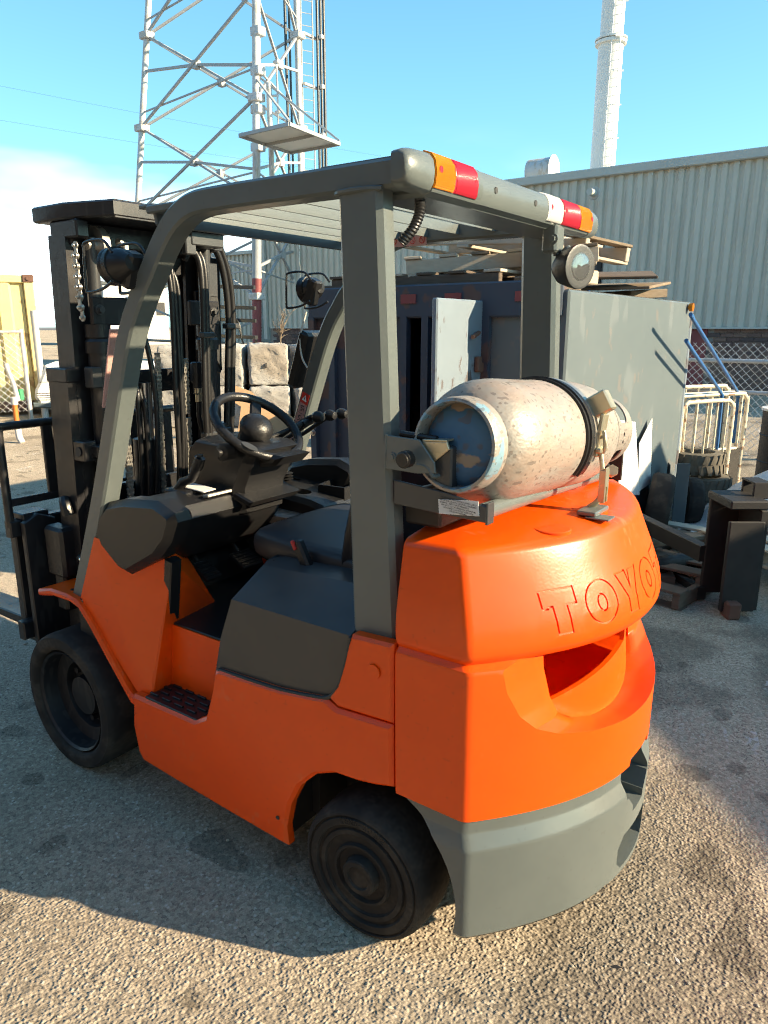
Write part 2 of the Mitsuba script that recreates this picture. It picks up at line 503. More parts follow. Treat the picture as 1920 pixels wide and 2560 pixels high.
def bar(a, b, w, h, ref=(0, 0, 1), c=0.004):
    return sweep(np.array([a, b], float), rect_prof(h, w, c), ref)


def mirror(m):
    return outward(trimesh.Trimesh(np.array(m.vertices) * [1, -1, 1], np.array(m.faces)[:, ::-1], process=False))


def bolt(c, d, r=0.012, h=0.012):
    d = np.asarray(d, float) / np.linalg.norm(d)
    c = np.asarray(c, float)
    return cat(tube([c, c + d * 0.004], r * 1.5, 14), tube([c, c + d * h], r, 6))


def jitter(m, amp, freq, seed=0):
    v = np.array(m.vertices)
    d = np.stack([meshkit.fbm(v * freq + 13.7 * k, 3, seed + k) - 0.5 for k in range(3)], 1)
    return trimesh.Trimesh(v + d * 2 * amp, m.faces, process=False)


def number(key):
    if key not in scene and key not in labels:
        return key
    k = 1
    while '%s_%03d' % (key, k) in scene or '%s_%03d' % (key, k) in labels:
        k += 1
    return '%s_%03d' % (key, k)


def thing(name, label, cat_, group=None):
    k = number(name)
    labels[k] = {'label': label, 'category': cat_}
    if group:
        labels[k]['group'] = group
    return k


def part(root, name, mesh, m, smooth=30, label=None, kind=None):
    k = number(root + '__' + name)
    scene[k] = mikit.ply(mesh, m, smooth=smooth)
    if label or kind:
        labels[k] = {}
        if label:
            labels[k]['label'] = label
        if kind:
            labels[k]['kind'] = kind
    return k


def single(name, mesh, m, label, cat_, group=None, smooth=30, kind=None):
    k = number(name)
    scene[k] = mikit.ply(mesh, m, smooth=smooth)
    labels[k] = {'label': label}
    if kind:
        labels[k]['kind'] = kind
    else:
        labels[k]['category'] = cat_
    if group:
        labels[k]['group'] = group
    return k

# ------------------------------------------------------------------ ground
g = trimesh.Trimesh([[-400, -400, 0], [400, -400, 0], [400, 400, 0], [-400, 400, 0]], [[0, 1, 2], [0, 2, 3]], process=False)
scene['ground'] = mikit.ply(g, 'm_ground')
labels['ground'] = {'kind': 'structure', 'label': 'worn coarse asphalt yard with exposed stone and pale scrape marks'}


def pebbles(n, x0, x1, y0, y1, r0, r1, seed):
    rg = np.random.default_rng(seed)
    base = trimesh.creation.icosphere(subdivisions=1)
    ms = []
    for _ in range(n):
        x, y = rg.uniform(x0, x1), rg.uniform(y0, y1)
        r = rg.uniform(r0, r1) * rg.uniform(0.5, 1)
        v = np.array(base.vertices) * rg.uniform(0.7, 1.3, 3) * r
        v *= (1 + 0.25 * (rg.random((len(v), 1)) - 0.5))
        v = v @ rot(RZ, rg.uniform(0, 360)).T * [1, 1, 0.6]
        ms.append(trimesh.Trimesh(v + [x, y, r * 0.22], base.faces, process=False))
    return cat(ms)


mat('m_pebble', lambda p, n, uv: mix((0.20, 0.18, 0.15), (0.42, 0.39, 0.33), noise(p.x * 60, p.y * 60, 1.0)), 0.9, spec=0.2)
scene['loose_gravel'] = mikit.ply(cat(pebbles(1700, -1.2, 1.6, -1.6, 1.75, 0.002, 0.006, 1), pebbles(800, 2, 9, -6.5, 0.2, 0.006, 0.022, 2)), 'm_pebble', smooth=False)
labels['loose_gravel'] = {'kind': 'stuff', 'label': 'small loose stones and grit scattered over the asphalt'}
for k, (x, y, a, l) in enumerate([(-0.575, 0.215, 30, 0.030), (-0.70, 0.10, 140, 0.024), (-0.47, 0.72, 70, 0.018)]):
    leafm = hull([[-.5, 0, 0.002], [0, .2, 0.012], [.5, 0, 0.004], [0, -.22, 0.003], [0, 0, 0.02], [-.3, .1, .004], [.3, -.12, .012]])
    v = np.array(leafm.vertices) * [l, l, l] @ rot(RZ, a).T + [x, y, 0.001]
    single('dry_leaf', trimesh.Trimesh(v, leafm.faces, process=False), ['m_dark', 'm_tarp', 'm_weed'][k],
           ['dark curled leaf on the asphalt right of the bumper', 'pale dry leaf on the asphalt near the right edge', 'small brown leaf on the asphalt in the front middle'][k], 'leaf')

# ------------------------------------------------------------------ metal building on the right
bld = thing('metal_building', 'long beige industrial building with ribbed metal cladding over a brick base', 'building')
WY, WX0, WX1, WTOP, WBASE = -18.2, -14.0, 18.7, 5.50, 1.63


def cladding(x0, x1, z0, z1, y, pitch=0.25, depth=0.055):
    pts = []
    x = x0
    while x < x1 - 1e-6:
        for dx, dy in ((0.0, 0.0), (0.45, 0.0), (0.56, -depth), (0.89, -depth)):
            if x + dx * pitch < x1:
                pts.append((x + dx * pitch, y + dy))
        x += pitch
    pts.append((x1, y))
    p = np.array(pts)
    v = np.vstack([np.c_[p, np.full(len(p), z0)], np.c_[p, np.full(len(p), z1)]])
    n = len(p)
    f = [[i, i + 1, i + n + 1] for i in range(n - 1)] + [[i, i + n + 1, i + n] for i in range(n - 1)]
    return trimesh.Trimesh(v, np.array(f)[:, ::-1], process=False)


x, k = -2.0, 0
part(bld, 'wall', pbox((1.2, WY - 6.2, 2.7), (30.4, 12, 5.4)), 'm_trim', smooth=False)
while x < WX1 - 0.01:
    x2 = min(x + 1.0, WX1)
    part(bld, 'cladding_sheet', cladding(x, x2, WBASE, WTOP, WY + 0.006 * (k % 2)), 'm_clad', smooth=False)
    x, k = x2, k + 1
part(bld, 'cladding_sheet', cladding(WX0, -2.0, WBASE, WTOP, WY), 'm_clad', smooth=False)
part(bld, 'roof_trim', rbox(((WX0 + WX1) / 2, WY + 0.02, WTOP + 0.06), (WX1 - WX0 + 0.1, 0.22, 0.22), 0.02), 'm_trim')
part(bld, 'corner_trim', pbox((WX1 + 0.02, WY + 0.02, 3.4), (0.16, 0.16, 4.4)), 'm_trim')
part(bld, 'drip_edge', rbox((6.0, WY + 0.03, WBASE - 0.02), (25, 0.12, 0.05), 0.006), 'm_trim')
part(bld, 'base_wall', pbox((7, WY - 0.13, 0.80), (23.2, 0.16, 1.6)), 'm_mortar', smooth=False)
part(bld, 'red_panel', rbox((4.25, WY - 0.03, 0.80), (1.9, 0.06, 1.56), 0.01), 'm_towerred', label='dull red painted panel in the brick base')
BL, BH = 0.30, 0.10
bricks = []
for course in range(15):
    z = 1.545 - course * (BH + 0.008)
    xs = np.arange(1.6 + (course % 2) * 0.15, 18.2, BL + 0.012)
    for xx in xs:
        if 3.1 < xx < 5.35:
            continue
        bricks.append((xx + BL / 2, z, int(RNG.integers(4)), RNG.uniform(-0.006, 0.006)))
bricks.sort(key=lambda b: (0 if b[1] > 0.7 and (b[0] < 3.2 or b[0] > 15.2) else 1, -b[1]))
for bx_, bz_, bk_, bj_ in bricks[:240]:
    part(bld, 'brick', rbox((bx_, WY - 0.035 + bj_, bz_), (BL, 0.05, BH), 0.006), 'm_brick%d' % bk_, smooth=False)
part(bld, 'brickwork', cat([pbox((b[0], WY - 0.035 + b[3], b[1]), (BL, 0.05, BH)) for b in bricks[240:]]), 'm_brick0', smooth=False, kind='stuff')
part(bld, 'wall_pipe', lathe([(0, 0), (.085, 0), (.085, .42), (0, .42)], 18, 'y', (6.3, WY + 0.45, 4.98)), 'm_trim', label='short grey pipe stub sticking out of the cladding')
part(bld, 'pipe_cap', lathe([(0, 0), (.15, 0), (.16, .03), (.15, .06), (0, .06)], 18, 'y', (6.3, WY + 0.5, 4.98)), 'm_galv')
part(bld, 'roof_vent', cat(lathe([(0, 0), (.42, 0), (.42, .02), (0.36, .04), (.36, .75), (0, .75)], 28, 'x', (8.05, WY - 0.9, 5.95)),), 'm_galv', label='round galvanised duct end on the roof edge')
wf = 0.10
part(bld, 'window_frame', cat(pbox((6.9, WY + .03, 3.85), (1.5, .1, wf)), pbox((6.9, WY + .03, 2.75), (1.5, .1, wf)), pbox((6.2, WY + .033, 3.3), (wf, .1, 1.2)), pbox((7.6, WY + .033, 3.3), (wf, .1, 1.2))), 'm_dark')
part(bld, 'window_pane', pbox((6.9, WY + .02, 3.3), (1.4, .03, 1.1)), 'm_hood')

wing = thing('rear_wing', 'lower ribbed metal building standing behind the lattice tower', 'building')
part(wing, 'wall', pbox((23, -19.4 - 3, 2.2), (4.4, 6, 4.3)), 'm_trim', smooth=False)
for k in range(5):
    part(wing, 'cladding_sheet', cladding(20.3 + k * 0.95, 20.3 + (k + 1) * 0.95, 0, 4.42, -19.3, 0.24), 'm_clad', smooth=False)
part(wing, 'roof_trim', pbox((22.6, -19.28, 4.46), (4.9, 0.2, 0.12)), 'm_trim')

stk = thing('chimney_stack', 'tall white painted chimney stack with a caged ladder behind the building', 'chimney')
sc = np.array([10.0, -28.3])
part(stk, 'flue', lathe([(0, 0), (.50, 0), (.475, 7), (.46, 11.9), (.46, 12.0), (.43, 12.05), (.40, 24), (0, 24)], 32, 'z', (sc[0], sc[1], 0)), 'm_stack')
part(stk, 'flange', cat(lathe([(.40, 0), (.58, 0), (.58, .10), (.40, .10)], 32, 'z', (sc[0], sc[1], 12.0)), lathe([(.40, 0), (.60, 0), (.60, .06), (.40, .06)], 32, 'z', (sc[0], sc[1], 12.14))), 'm_stack')
lx, ly = sc[0] - 0.36, sc[1] + 0.50
part(stk, 'ladder', cat(between((lx - .17, ly, 5), (lx - .15, ly, 22), .022, 6), between((lx + .17, ly, 5), (lx + .15, ly, 22), .022, 6),
                        [between((lx - .17, ly, z), (lx + .17, ly, z), .012, 5) for z in np.arange(5, 22, .3)],
                        [bar((lx - .3, ly - .22, z), (lx + .02, ly + .02, z), .05, .05) for z in np.arange(5.2, 22, 1.15)]), 'm_stack')

# a dark brick warehouse across the yard, behind the photographer: it keeps the low sky off the shaded side of the forklift
wh = thing('brick_warehouse', 'dark brick warehouse across the yard behind the photographer, seen only as shade and reflection', 'building')
mat('m_darkbrick', lambda p, n, uv: mix((0.085, 0.062, 0.052), (0.13, 0.095, 0.08), fbm(p.x * 3, p.y * 3, p.z * 6, 4)), 0.9, spec=0.2)
part(wh, 'wall', pbox((2, 15.0, 4.2), (44, 8, 8.4)), 'm_darkbrick', smooth=False)
part(wh, 'roof', pbox((2, 15.0, 8.5), (44.6, 8.6, .25)), 'm_hood', smooth=False)
for k in range(7):
    part(wh, 'window', pbox((-15 + 5.5 * k, 10.99, 5.4), (2.4, .06, 1.5)), 'm_hood', smooth=False)
for k in range(2):
    part(wh, 'door', pbox((-9 + 15 * k, 10.98, 1.9), (3.6, .08, 3.8)), 'm_panel', smooth=False)

# ------------------------------------------------------------------ lattice tower
tw = thing('lattice_tower', 'three legged galvanised lattice radio tower with a red lower leg', 'tower')
LEG = [np.array([16.55, -15.42]), np.array([22.76, -14.92]), np.array([17.66, -19.12])]
mat('m_brace', lambda p, n, uv: mix((0.26, 0.27, 0.28), (0.36, 0.37, 0.38), fbm(p.x * 3, p.y * 3, p.z * 3, 3)), 0.55)


LSL = [np.array([-.028, -.030]), np.array([-.084, -.105]), np.array([-.004, .004])]


def legp(k, z):
    q = LEG[k] + LSL[k] * z
    return np.array([q[0], q[1], z])


for k in range(3):
    r = 0.122 if k == 0 else 0.105
    part(tw, 'leg', tube([legp(k, z) for z in np.linspace(4.8 if k == 0 else 0.0, 30, 12)], r, 16), 'm_galv')
part(tw, 'leg', tube([legp(0, 0), legp(0, 3.14)], 0.15, 16), 'm_towerred', label='red painted lower part of the front leg')
part(tw, 'leg', tube([legp(0, 3.14), legp(0, 4.8)], 0.145, 16), 'm_brace', label='grey middle part of the front leg')
LV = [-0.30, 2.59, 5.48, 8.37, 11.26, 14.15, 17.04]
for (a, b) in ((0, 1), (0, 2), (1, 2)):
    for i in range(len(LV) - 1):
        za, zb = LV[i], LV[i + 1]
        zm = (za + zb) / 2
        w = 0.08
        if not (i == 0 and 0 in (a, b)):
            part(tw, 'brace', bar(legp(a, max(za, 0)), legp(b, zb), w, w * 0.9), 'm_brace')
            part(tw, 'brace', bar(legp(b, max(za, 0)) + [0.02, 0.03, 0], legp(a, zb) + [0.02, 0.03, 0], w, w * 0.9), 'm_brace')
            m_ = (legp(a, zm) + legp(b, zm)) / 2
            part(tw, 'gusset_plate', pbox(m_, (0.20, 0.20, 0.24)), 'm_brace', smooth=False)
        if (a, b) != (1, 2) and i > 0:
            part(tw, 'strut', bar(legp(a, zm - .55), m_, 0.08, 0.08), 'm_brace')
            part(tw, 'strut', bar(legp(b, zm + .35), m_, 0.08, 0.08), 'm_brace')
            part(tw, 'strut', bar(legp(a, zm - .62), legp(b, zm - .95), 0.05, 0.05), 'm_brace')
for k in range(3):
    for z in LV[1:]:
        part(tw, 'leg_clamp', cat(rbox(legp(k, z), (0.42, 0.36, 0.22), .02), [bolt(legp(k, z) + [-.21, dy, dz], (-1, 0, 0), .02, .03) for dy in (-.11, .11) for dz in (-.06, .06)]), 'm_galv')
for z in np.arange(4.9, 17, 1.05):
    part(tw, 'leg_flange', cat(rbox(legp(0, z) + [-.03, -.04, 0], (.36, .32, .24), .02)), 'm_galv')
# ladder and cable run beside the right leg
tx, ty = 17.42, -19.45
lad = [between((tx + .20, ty + .22, .5), (tx + .1, ty + .22, 26), .026, 6), between((tx + .02, ty - .16, .5), (tx - .08, ty - .16, 26), .026, 6)]
lad += [between((tx + .2 - .1 * z / 26, ty + .22, z), (tx + .02 - .1 * z / 26, ty - .16, z), .014, 5) for z in np.arange(.6, 26, .38)]
part(tw, 'ladder', cat(lad), 'm_brace')
for k, (dx, dy, r) in enumerate([(-.05, -.34, .05), (-.12, -.44, .05), (-.20, -.52, .05), (.55, .62, .05), (.48, .50, .04)]):
    part(tw, 'cable', tube([(tx + dx, ty + dy, 0.3), (tx + dx - .04, ty + dy, 13), (tx + dx - .08, ty + dy, 26)], r, 8), 'm_hood')
for z in np.arange(3.6, 24, 1.55):
    part(tw, 'cable_bracket', cat(pbox((tx + .05, ty - .12, z), (.10, .8, .07)), rbox((tx - .14, ty - .46, z + .02), (.22, .20, .14), .02)), 'm_galv')
# flat panel bracketed out from the front leg, with its mounting pipe
mpx, mpy = 15.95, -15.85
part(tw, 'mounting_pipe', cat(tube([(mpx, mpy, 5.4), (mpx, mpy, 8.75)], .085, 12), tube([(mpx, mpy, 5.2), (mpx, mpy, 5.9)], .11, 12)), 'm_galv')
qa, qb, qc, qd = (np.array(v_) for v_ in ((15.66, -14.26, 7.0), (13.66, -14.20, 7.0), (13.93, -16.70, 7.0), (15.90, -16.66, 7.0)))
part(tw, 'ice_shield', hull([v_ + [0, 0, h_] for v_ in (qa, qb, qc, qd) for h_ in (0, .02)]), 'm_stack', smooth=False, label='flat white panel bracketed out from the front leg')
part(tw, 'shield_frame', cat(*[bar(u_ - [0, 0, .03], v_ - [0, 0, .03], .06, .10) for u_, v_ in ((qa, qb), (qb, qc), (qc, qd), (qd, qa), ((qa + qd) / 2, (qb + qc) / 2))]), 'm_brace')
part(tw, 'stay', bar(qc + [0, 0, .05], legp(0, 9.0), .08, .06), 'm_brace')
part(tw, 'stay', bar(qb + [0, 0, .05], legp(0, 8.9), .07, .05), 'm_brace')
part(tw, 'antenna', cat(tube([(mpx - .25, mpy - .1, 7.6), (mpx - .25, mpy - .1, 9.3)], .03, 8), tube([(mpx, mpy, 8.4), (mpx - .27, mpy - .12, 8.4)], .035, 8), rbox((mpx - .25, mpy - .1, 9.3), (.2, .12, .08), .02), rbox((mpx - .25, mpy - .1, 7.95), (.2, .12, .08), .02)), 'm_galv')

# equipment rack on posts behind the tower foot, left of the red leg
rk = thing('equipment_rack', 'dark steel rack of cable boxes on posts left of the red tower leg', 'rack')
ex, ey = 12.6, -9.9
part(rk, 'post', tube([(ex, ey, 0), (ex, ey, 3.05)], .06, 10), 'm_hood')
for z, w in ((2.55, .09), (2.1, .08), (1.82, .06), (1.45, .14)):
    part(rk, 'rail', bar((ex, ey, z), (11.3, -10.3, z - .05), w, .08), 'm_hood')
part(rk, 'box', rbox((12.4, -9.97, 2.62), (.40, .2, .26), .02), 'm_panel')
part(rk, 'cable', cat([tube(smooth_path([(11.9, -10.05, 1.95), (11.65, -10.1, 1.72 - .05 * j), (11.6, -10.15, 1.30), (11.4, -10.2, 1.15 - .04 * j), (11.2, -10.2, 1.35)], 6), .022, 6) for j in range(3)]), 'm_hose')
part(rk, 'brace', bar((12.5, -9.9, 1.40), (11.2, -10.3, .25), .06, .06), 'm_hood')
part(rk, 'fence_rail', tube([(14, -9.3, 1.33), (10.2, -10.9, 1.20)], .03, 8), 'm_panel')
part(rk, 'post', tube([(9.75, -10.55, 0), (9.75, -10.55, 1.95)], .085, 12), 'm_panel', label='pale blue upright post behind the concrete blocks')

# ------------------------------------------------------------------ concrete blocks


def block(c, s, yaw, seed):
    m = trimesh.creation.box(extents=s)
    for _ in range(4):
        m = m.subdivide()
    v = np.array(m.vertices)
    h = np.asarray(s) / 2
    r = 0.045
    q = np.clip(v, -(h - r), h - r)
    d = v - q
    l = np.linalg.norm(d, axis=1, keepdims=True)
    v = q + d / np.maximum(l, 1e-9) * np.minimum(l, r)
    m = jitter(trimesh.Trimesh(v, m.faces, process=False), 0.035, 6.0, seed)
    m = jitter(m, 0.012, 22.0, seed + 9)
    v = np.array(m.vertices) @ rot(RZ, yaw).T + np.asarray(c)
    return trimesh.Trimesh(v, m.faces, process=False)


CB = [((8.17, -7.43, 1.02), 2, 'square end of a rough concrete block at the middle of the wall, brown stained'),
      ((8.68, -6.98, 1.00), -6, 'broken cornered grey concrete block on the upper row by the mast hoses'),
      ((7.60, -7.98, 1.00), 3, 'grey concrete block on the upper row right of the brown one'),
      ((7.10, -8.46, 1.00), 2, 'upper concrete block half behind the blue box'),
      ((9.20, -6.48, 1.00), -3, 'upper concrete block behind the hydraulic hoses'),
      ((7.98, -7.26, 0.34), 1, 'lower concrete block under the brown stained one, with a red paint mark'),
      ((8.62, -6.90, 0.34), -4, 'lower concrete block beside the white vehicle'),
      ((7.42, -7.74, 0.34), 3, 'lower concrete block right of the steering wheel'),
      ((9.2, -6.40, 0.34), -3, 'lower concrete block hidden behind the mast')]
for k, (c, a, lab) in enumerate(CB):
    t = thing('concrete_block', lab, 'concrete block', 'stacked concrete blocks behind the forklift')
    part(t, 'body', block(c, (1.35, 0.66 if k != 1 else .72, 0.67), -45 + a, 20 + k), 'm_conc', smooth=50)
    if k == 0:
        d = np.array([-.703, .711, 0])
        part(t, 'lifting_hole', lathe([(0, 0), (.04, 0), (.03, .02), (0, .02)], 10, 'x', np.array(c) + d * .68), 'm_dark')
    if k == 5:
        d = np.array([-.703, .711, 0])
        q = np.array(c) + d * .72 + [0.05, 0.06, -.02]
        part(t, 'paint_mark', tube(smooth_path([q + [0, 0, .09], q + [-.03, -.03, .03], q + [.02, .02, -.02], q + [-.01, 0, -.10]], 5), .022, 6), 'm_red')


def weed(name, c, h, n, seed, label):
    rg = np.random.default_rng(seed)
    t = thing(name, label, 'plant')
    st, lf = [], []
    for _ in range(n):
        a, l = rg.uniform(0, 6.3), h * rg.uniform(.45, 1)
        lean = rg.uniform(.05, .45)
        p = [np.array(c) + np.array([math.cos(a) * lean * l * u * u, math.sin(a) * lean * l * u * u, l * u]) for u in np.linspace(0, 1, 6)]
        st.append(tube(p, np.linspace(.007, .003, 6), 5))
        for u in np.linspace(.35, 1, 9):
            q = np.array(c) + np.array([math.cos(a) * lean * l * u * u, math.sin(a) * lean * l * u * u, l * u])
            dd = rg.normal(size=3) * .05
            dd[2] = abs(dd[2]) + .03
            lf.append(hull([q, q + dd * .5 + [.008, 0, 0], q + dd * .5 - [.008, 0, 0], q + dd * .5 + [0, .008, .003], q + dd * 1.6]))
    part(t, 'stem', cat(st), 'm_weed')
    part(t, 'seed_head', cat(lf), 'm_weed', smooth=False, kind='stuff')


weed('dry_weed', (7.75, -7.35, 1.34), .62, 7, 5, 'tall dry brown weed standing on top of the concrete blocks')
weed('dry_weed', (7.25, -7.85, 1.32), .36, 5, 6, 'short dry weed on the concrete blocks beside the right work lamp')

# ------------------------------------------------------------------ left: container, fence, white car, posts
con = thing('shipping_container', 'yellow ribbed shipping container at the left edge with rusty corner castings', 'container')
cdir = np.array([0.450, 0.893, 0])            # along its visible side, towards the left
cn = np.array([-0.893, 0.450, 0])             # out of that side
cr = np.array([12.52, -5.78, 0.12])


def cpt(u, o, z):
    return cr + cdir * u + cn * o + np.array([0, 0, z])


Rc = np.stack([cdir, -cn, [0, 0, 1]], 1)
part(con, 'wall', pbox(cpt(3.0, -1.24, 1.24), (6.0, 2.36, 2.4), Rc), 'm_yellow', smooth=False)
u = 0.17
while u < 5.9:
    pr = [cpt(u, -.03, 0), cpt(u + .20, -.03, 0), cpt(u + .24, .028, 0), cpt(u + .42, .028, 0), cpt(u + .46, -.03, 0)]
    lo = np.array([q + [0, 0, .14] for q in pr])
    hi = np.array([q + [0, 0, 2.30] for q in pr])
    f = [[i, i + 1, i + 6] for i in range(4)] + [[i, i + 6, i + 5] for i in range(4)]
    part(con, 'panel', trimesh.Trimesh(np.vstack([lo, hi]), np.array(f), process=False), 'm_yellow', smooth=False)
    u += .46
part(con, 'top_rail', rbox(cpt(3.0, 0, 2.37), (6.0, .1, .13), .01, Rc), 'm_yellow')
part(con, 'bottom_rail', rbox(cpt(3.0, 0, .07), (6.0, .1, .15), .01, Rc), 'm_rust')
part(con, 'corner_post', rbox(cpt(.07, -.02, 1.2), (.17, .14, 2.3), .015, Rc), 'm_yellow')
part(con, 'corner_casting', cat(rbox(cpt(.07, -.01, 2.38), (.19, .18, .13), .012, Rc), tube([cpt(.07, .075, 2.38), cpt(.07, .10, 2.38)], .035, 12)), 'm_rust')
part(con, 'corner_casting', rbox(cpt(.07, -.01, .06), (.19, .18, .13), .012, Rc), 'm_rust')


def chain_link(name, a, b, z0, z1, step, label, r=.0035, rail_z=None, posts=(0.0,), group=None):
    a, b = np.asarray(a, float), np.asarray(b, float)
    L = np.linalg.norm(b - a)
    d = (b - a) / L
    t = thing(name, label, 'fence', group)
    nn = np.array([-d[1], d[0], 0])
    ms = []
    H = z1 - z0
    for sgn in (1, -1):
        s = -H
        while s < L + H:
            u0, w0, u1, w1 = s, 0.0, s + H, H
            if sgn < 0:
                u0, u1 = s + H, s
            lo, hi = 0.0, 1.0
            du = u1 - u0
            for lim, side in ((0.0, 1), (L, -1)):
                tt = (lim - u0) / du
                if (du > 0) == (side > 0):
                    lo = max(lo, tt)
                else:
                    hi = min(hi, tt)
            if hi > lo + .01:
                p = [a + d * (u0 + du * q) + nn * .004 * sgn + [0, 0, z0 + H * q] for q in (lo, hi)]
                ms.append(tube(p, r, 3, caps=False))
            s += step * 1.414
    part(t, 'mesh', cat(ms), 'm_galv', smooth=False, kind='stuff')
    for z in rail_z or (z1,):
        part(t, 'rail', tube([a + [0, 0, z] + nn * .03, b + [0, 0, z] + nn * .03], .026, 10), 'm_galv')
    for q in posts:
        part(t, 'post', tube([a + d * L * q + [0, 0, 0], a + d * L * q + [0, 0, z1 + .05]], .036, 10), 'm_galv')
    return t


chain_link('chain_link_fence', (11.90, -5.12, 0), (13.9, -1.6, 0), 0.15, 1.55, .085, 'chain link fence in front of the yellow container', r=.005, posts=(0.0, .55))
single('gate_post', tube([(11.95, -5.42, 0), (11.95, -5.42, 1.92)], .06, 12), 'm_post', 'thick white post at the end of the chain link fence', 'post')
car = thing('white_car', 'white car parked behind the mast with grey side mouldings', 'car')
ca = np.array([11.95, -5.25, 0])
cb = np.array([9.75, -8.20, 0])
cd = (cb - ca) / np.linalg.norm(cb - ca)
cnr = np.array([-cd[1], cd[0], 0])
if cnr @ (EYE * [1, 1, 0] - ca) < 0:
    cnr = -cnr
CL = np.linalg.norm(cb - ca)
side = [(0.02, .20), (.05, .30), (.00, .38), (.02, .52), (.10, .66), (.24, .96), (.60, .97), (.9, .98), (CL - .9, .93), (CL - .42, .72), (CL - .12, .69), (CL - .03, .60), (CL, .36), (CL - .04, .20)]
prof = np.array(side)


def car_solid(poly, o0, o1, bev=.04):
    m = slab(poly, 'y', o0, o1, bev)
    v = np.array(m.vertices)
    return outward(trimesh.Trimesh(ca + v[:, :1] * cd + v[:, 1:2] * cnr + v[:, 2:] * [0, 0, 1], m.faces, process=False))


part(car, 'body', car_solid(prof, -1.6, 0.0, .05), 'm_white')
for z in (.33, .37, .41, .45):
    part(car, 'moulding', cat(car_solid([(.04, z), (CL - .06, z), (CL - .06, z + .012), (.04, z + .012)], -.02, .006, .002)), 'm_hood')
part(car, 'door_seam', car_solid([(.10, .655), (1.6, .655), (1.6, .665), (.10, .665)], -.02, .004, .001), 'm_dark')
part(car, 'door_handle', car_solid([(.62, .52), (.74, .53), (.74, .55), (.62, .55)], -.02, .02, .004), 'm_dark')
part(car, 'bumper', car_solid([(-.04, .20), (.5, .17), (.5, .27), (-.04, .29)], -1.58, .015, .02), 'm_panel')
for u0 in (.85, CL - .75):
    t0 = ca + cd * u0 + cnr * -.12 + np.array([0, 0, .28])
    w = lathe([(0, -.09), (.20, -.09), (.27, -.06), (.28, 0), (.27, .06), (.20, .09), (0, .09)], 24, 'y')
    v = np.array(w.vertices)
    part(car, 'wheel', outward(trimesh.Trimesh(t0 + v[:, :1] * cd + v[:, 1:2] * cnr + v[:, 2:] * [0, 0, 1], w.faces, process=False)), 'm_tyre')

pm = thing('marker_post', 'short orange and white marker post on a jack wheel in the yard', 'post')
part(pm, 'tube', tube([(9.4, -3.55, .14), (9.4, -3.55, .55)], .036, 12), 'm_orangepost')
part(pm, 'foot', tube(smooth_path([(9.4, -3.55, .22), (9.38, -3.55, .08), (9.33, -3.56, .0)], 4), .045, 12), 'm_post')
part(pm, 'sleeve', tube([(9.4, -3.55, .55), (9.4, -3.55, .66)], .045, 12), 'm_post')
part(pm, 'handle', tube(smooth_path([(9.42, -3.62, .60), (9.44, -3.60, .80), (9.4, -3.52, 1.02), (9.4, -3.5, 1.13)], 5), .03, 10), 'm_post')
part(pm, 'green_cap', rbox((9.45, -3.68, .68), (.08, .07, .16), .01), 'm_greenbox')

cbx = thing('cardboard_sheet', 'torn brown cardboard leaning against the concrete blocks', 'cardboard')
cm = slab([(.45, 0), (-.30, 0), (-.42, .30), (-.12, .52), (-.02, .50), (.20, .72), (.55, .86), (.50, .60), (.36, .50)], 'x', -.006, .006, .001)
v = np.array(cm.vertices) @ rot(RY, 14).T @ rot(RZ, -40).T + [6.55, -5.75, 0.02]
part(cbx, 'sheet', outward(trimesh.Trimesh(v, cm.faces, process=False)), 'm_card')
bt = thing('tool_cabinet', 'low blue grey cabinet in front of the lower concrete blocks', 'cabinet')
part(bt, 'body', rbox((5.35, -6.25, .33), (.62, .42, .64), .02, rot(RZ, -36)), 'm_panel')
part(bt, 'lid', rbox((5.35, -6.25, .68), (.68, .48, .10), .02, rot(RZ, -36)), 'm_panel')
part(bt, 'catch', rbox((5.25, -6.12, .745), (.10, .06, .04), .01, rot(RZ, -36)), 'm_dark')

# distant skyline and overhead lines
for k, (x, y, w, h, lab) in enumerate([(70, -28, 9, 4.6, 'low grey flat roofed building on the horizon at the left'), (62, -42, 7, 5.4, 'pale distant shed behind the tower foot')]):
    t = thing('distant_building', lab, 'building')
    part(t, 'wall', pbox((x, y, h / 2), (6, w, h)), 'm_farwall', smooth=False)
    part(t, 'roof', pbox((x, y, h + .1), (6.4, w + .4, .25)), 'm_hood', smooth=False)
    for j in range(4):
        part(t, 'window', pbox((x - 3.02, y - w / 2 + (j + .5) * w / 4, h * .62), (.06, w / 7, h * .22)), 'm_dark', smooth=False)
PL = [('upper of the thin wires crossing behind the tower', (60, 8, 18.3), (40, -55, 16.4), .006, .6), ('lower of the thin wires crossing behind the tower', (60, 8, 16.2), (40, -55, 14.6), .006, .7)]
for k in range(4):
    PL.append(('steep overhead line at the left edge, number %s from the top' % ['one', 'two', 'three', 'four'][k], (26 + k * .2, 2.5, 11.9 - k * .75), (60, -26 - k, 6.5 - k * .25), 0.009 if k < 3 else .022, .5))
PL += [('drooping black cable above the yellow container', (30, 0, 8.0), (70, -30, 9.0), .016, .5), ('thin single wire above the yellow container', (30, 0, 6.1), (70, -30, 6.8), .009, .3),
       ('thick bundled cable just above the yellow container', (30, 0, 5.0), (60, -28, 4.7), .030, .25)]
PLN = {'number one': 'topmost', 'number two': 'second', 'number three': 'third', 'number four': 'lowest and thickest'}
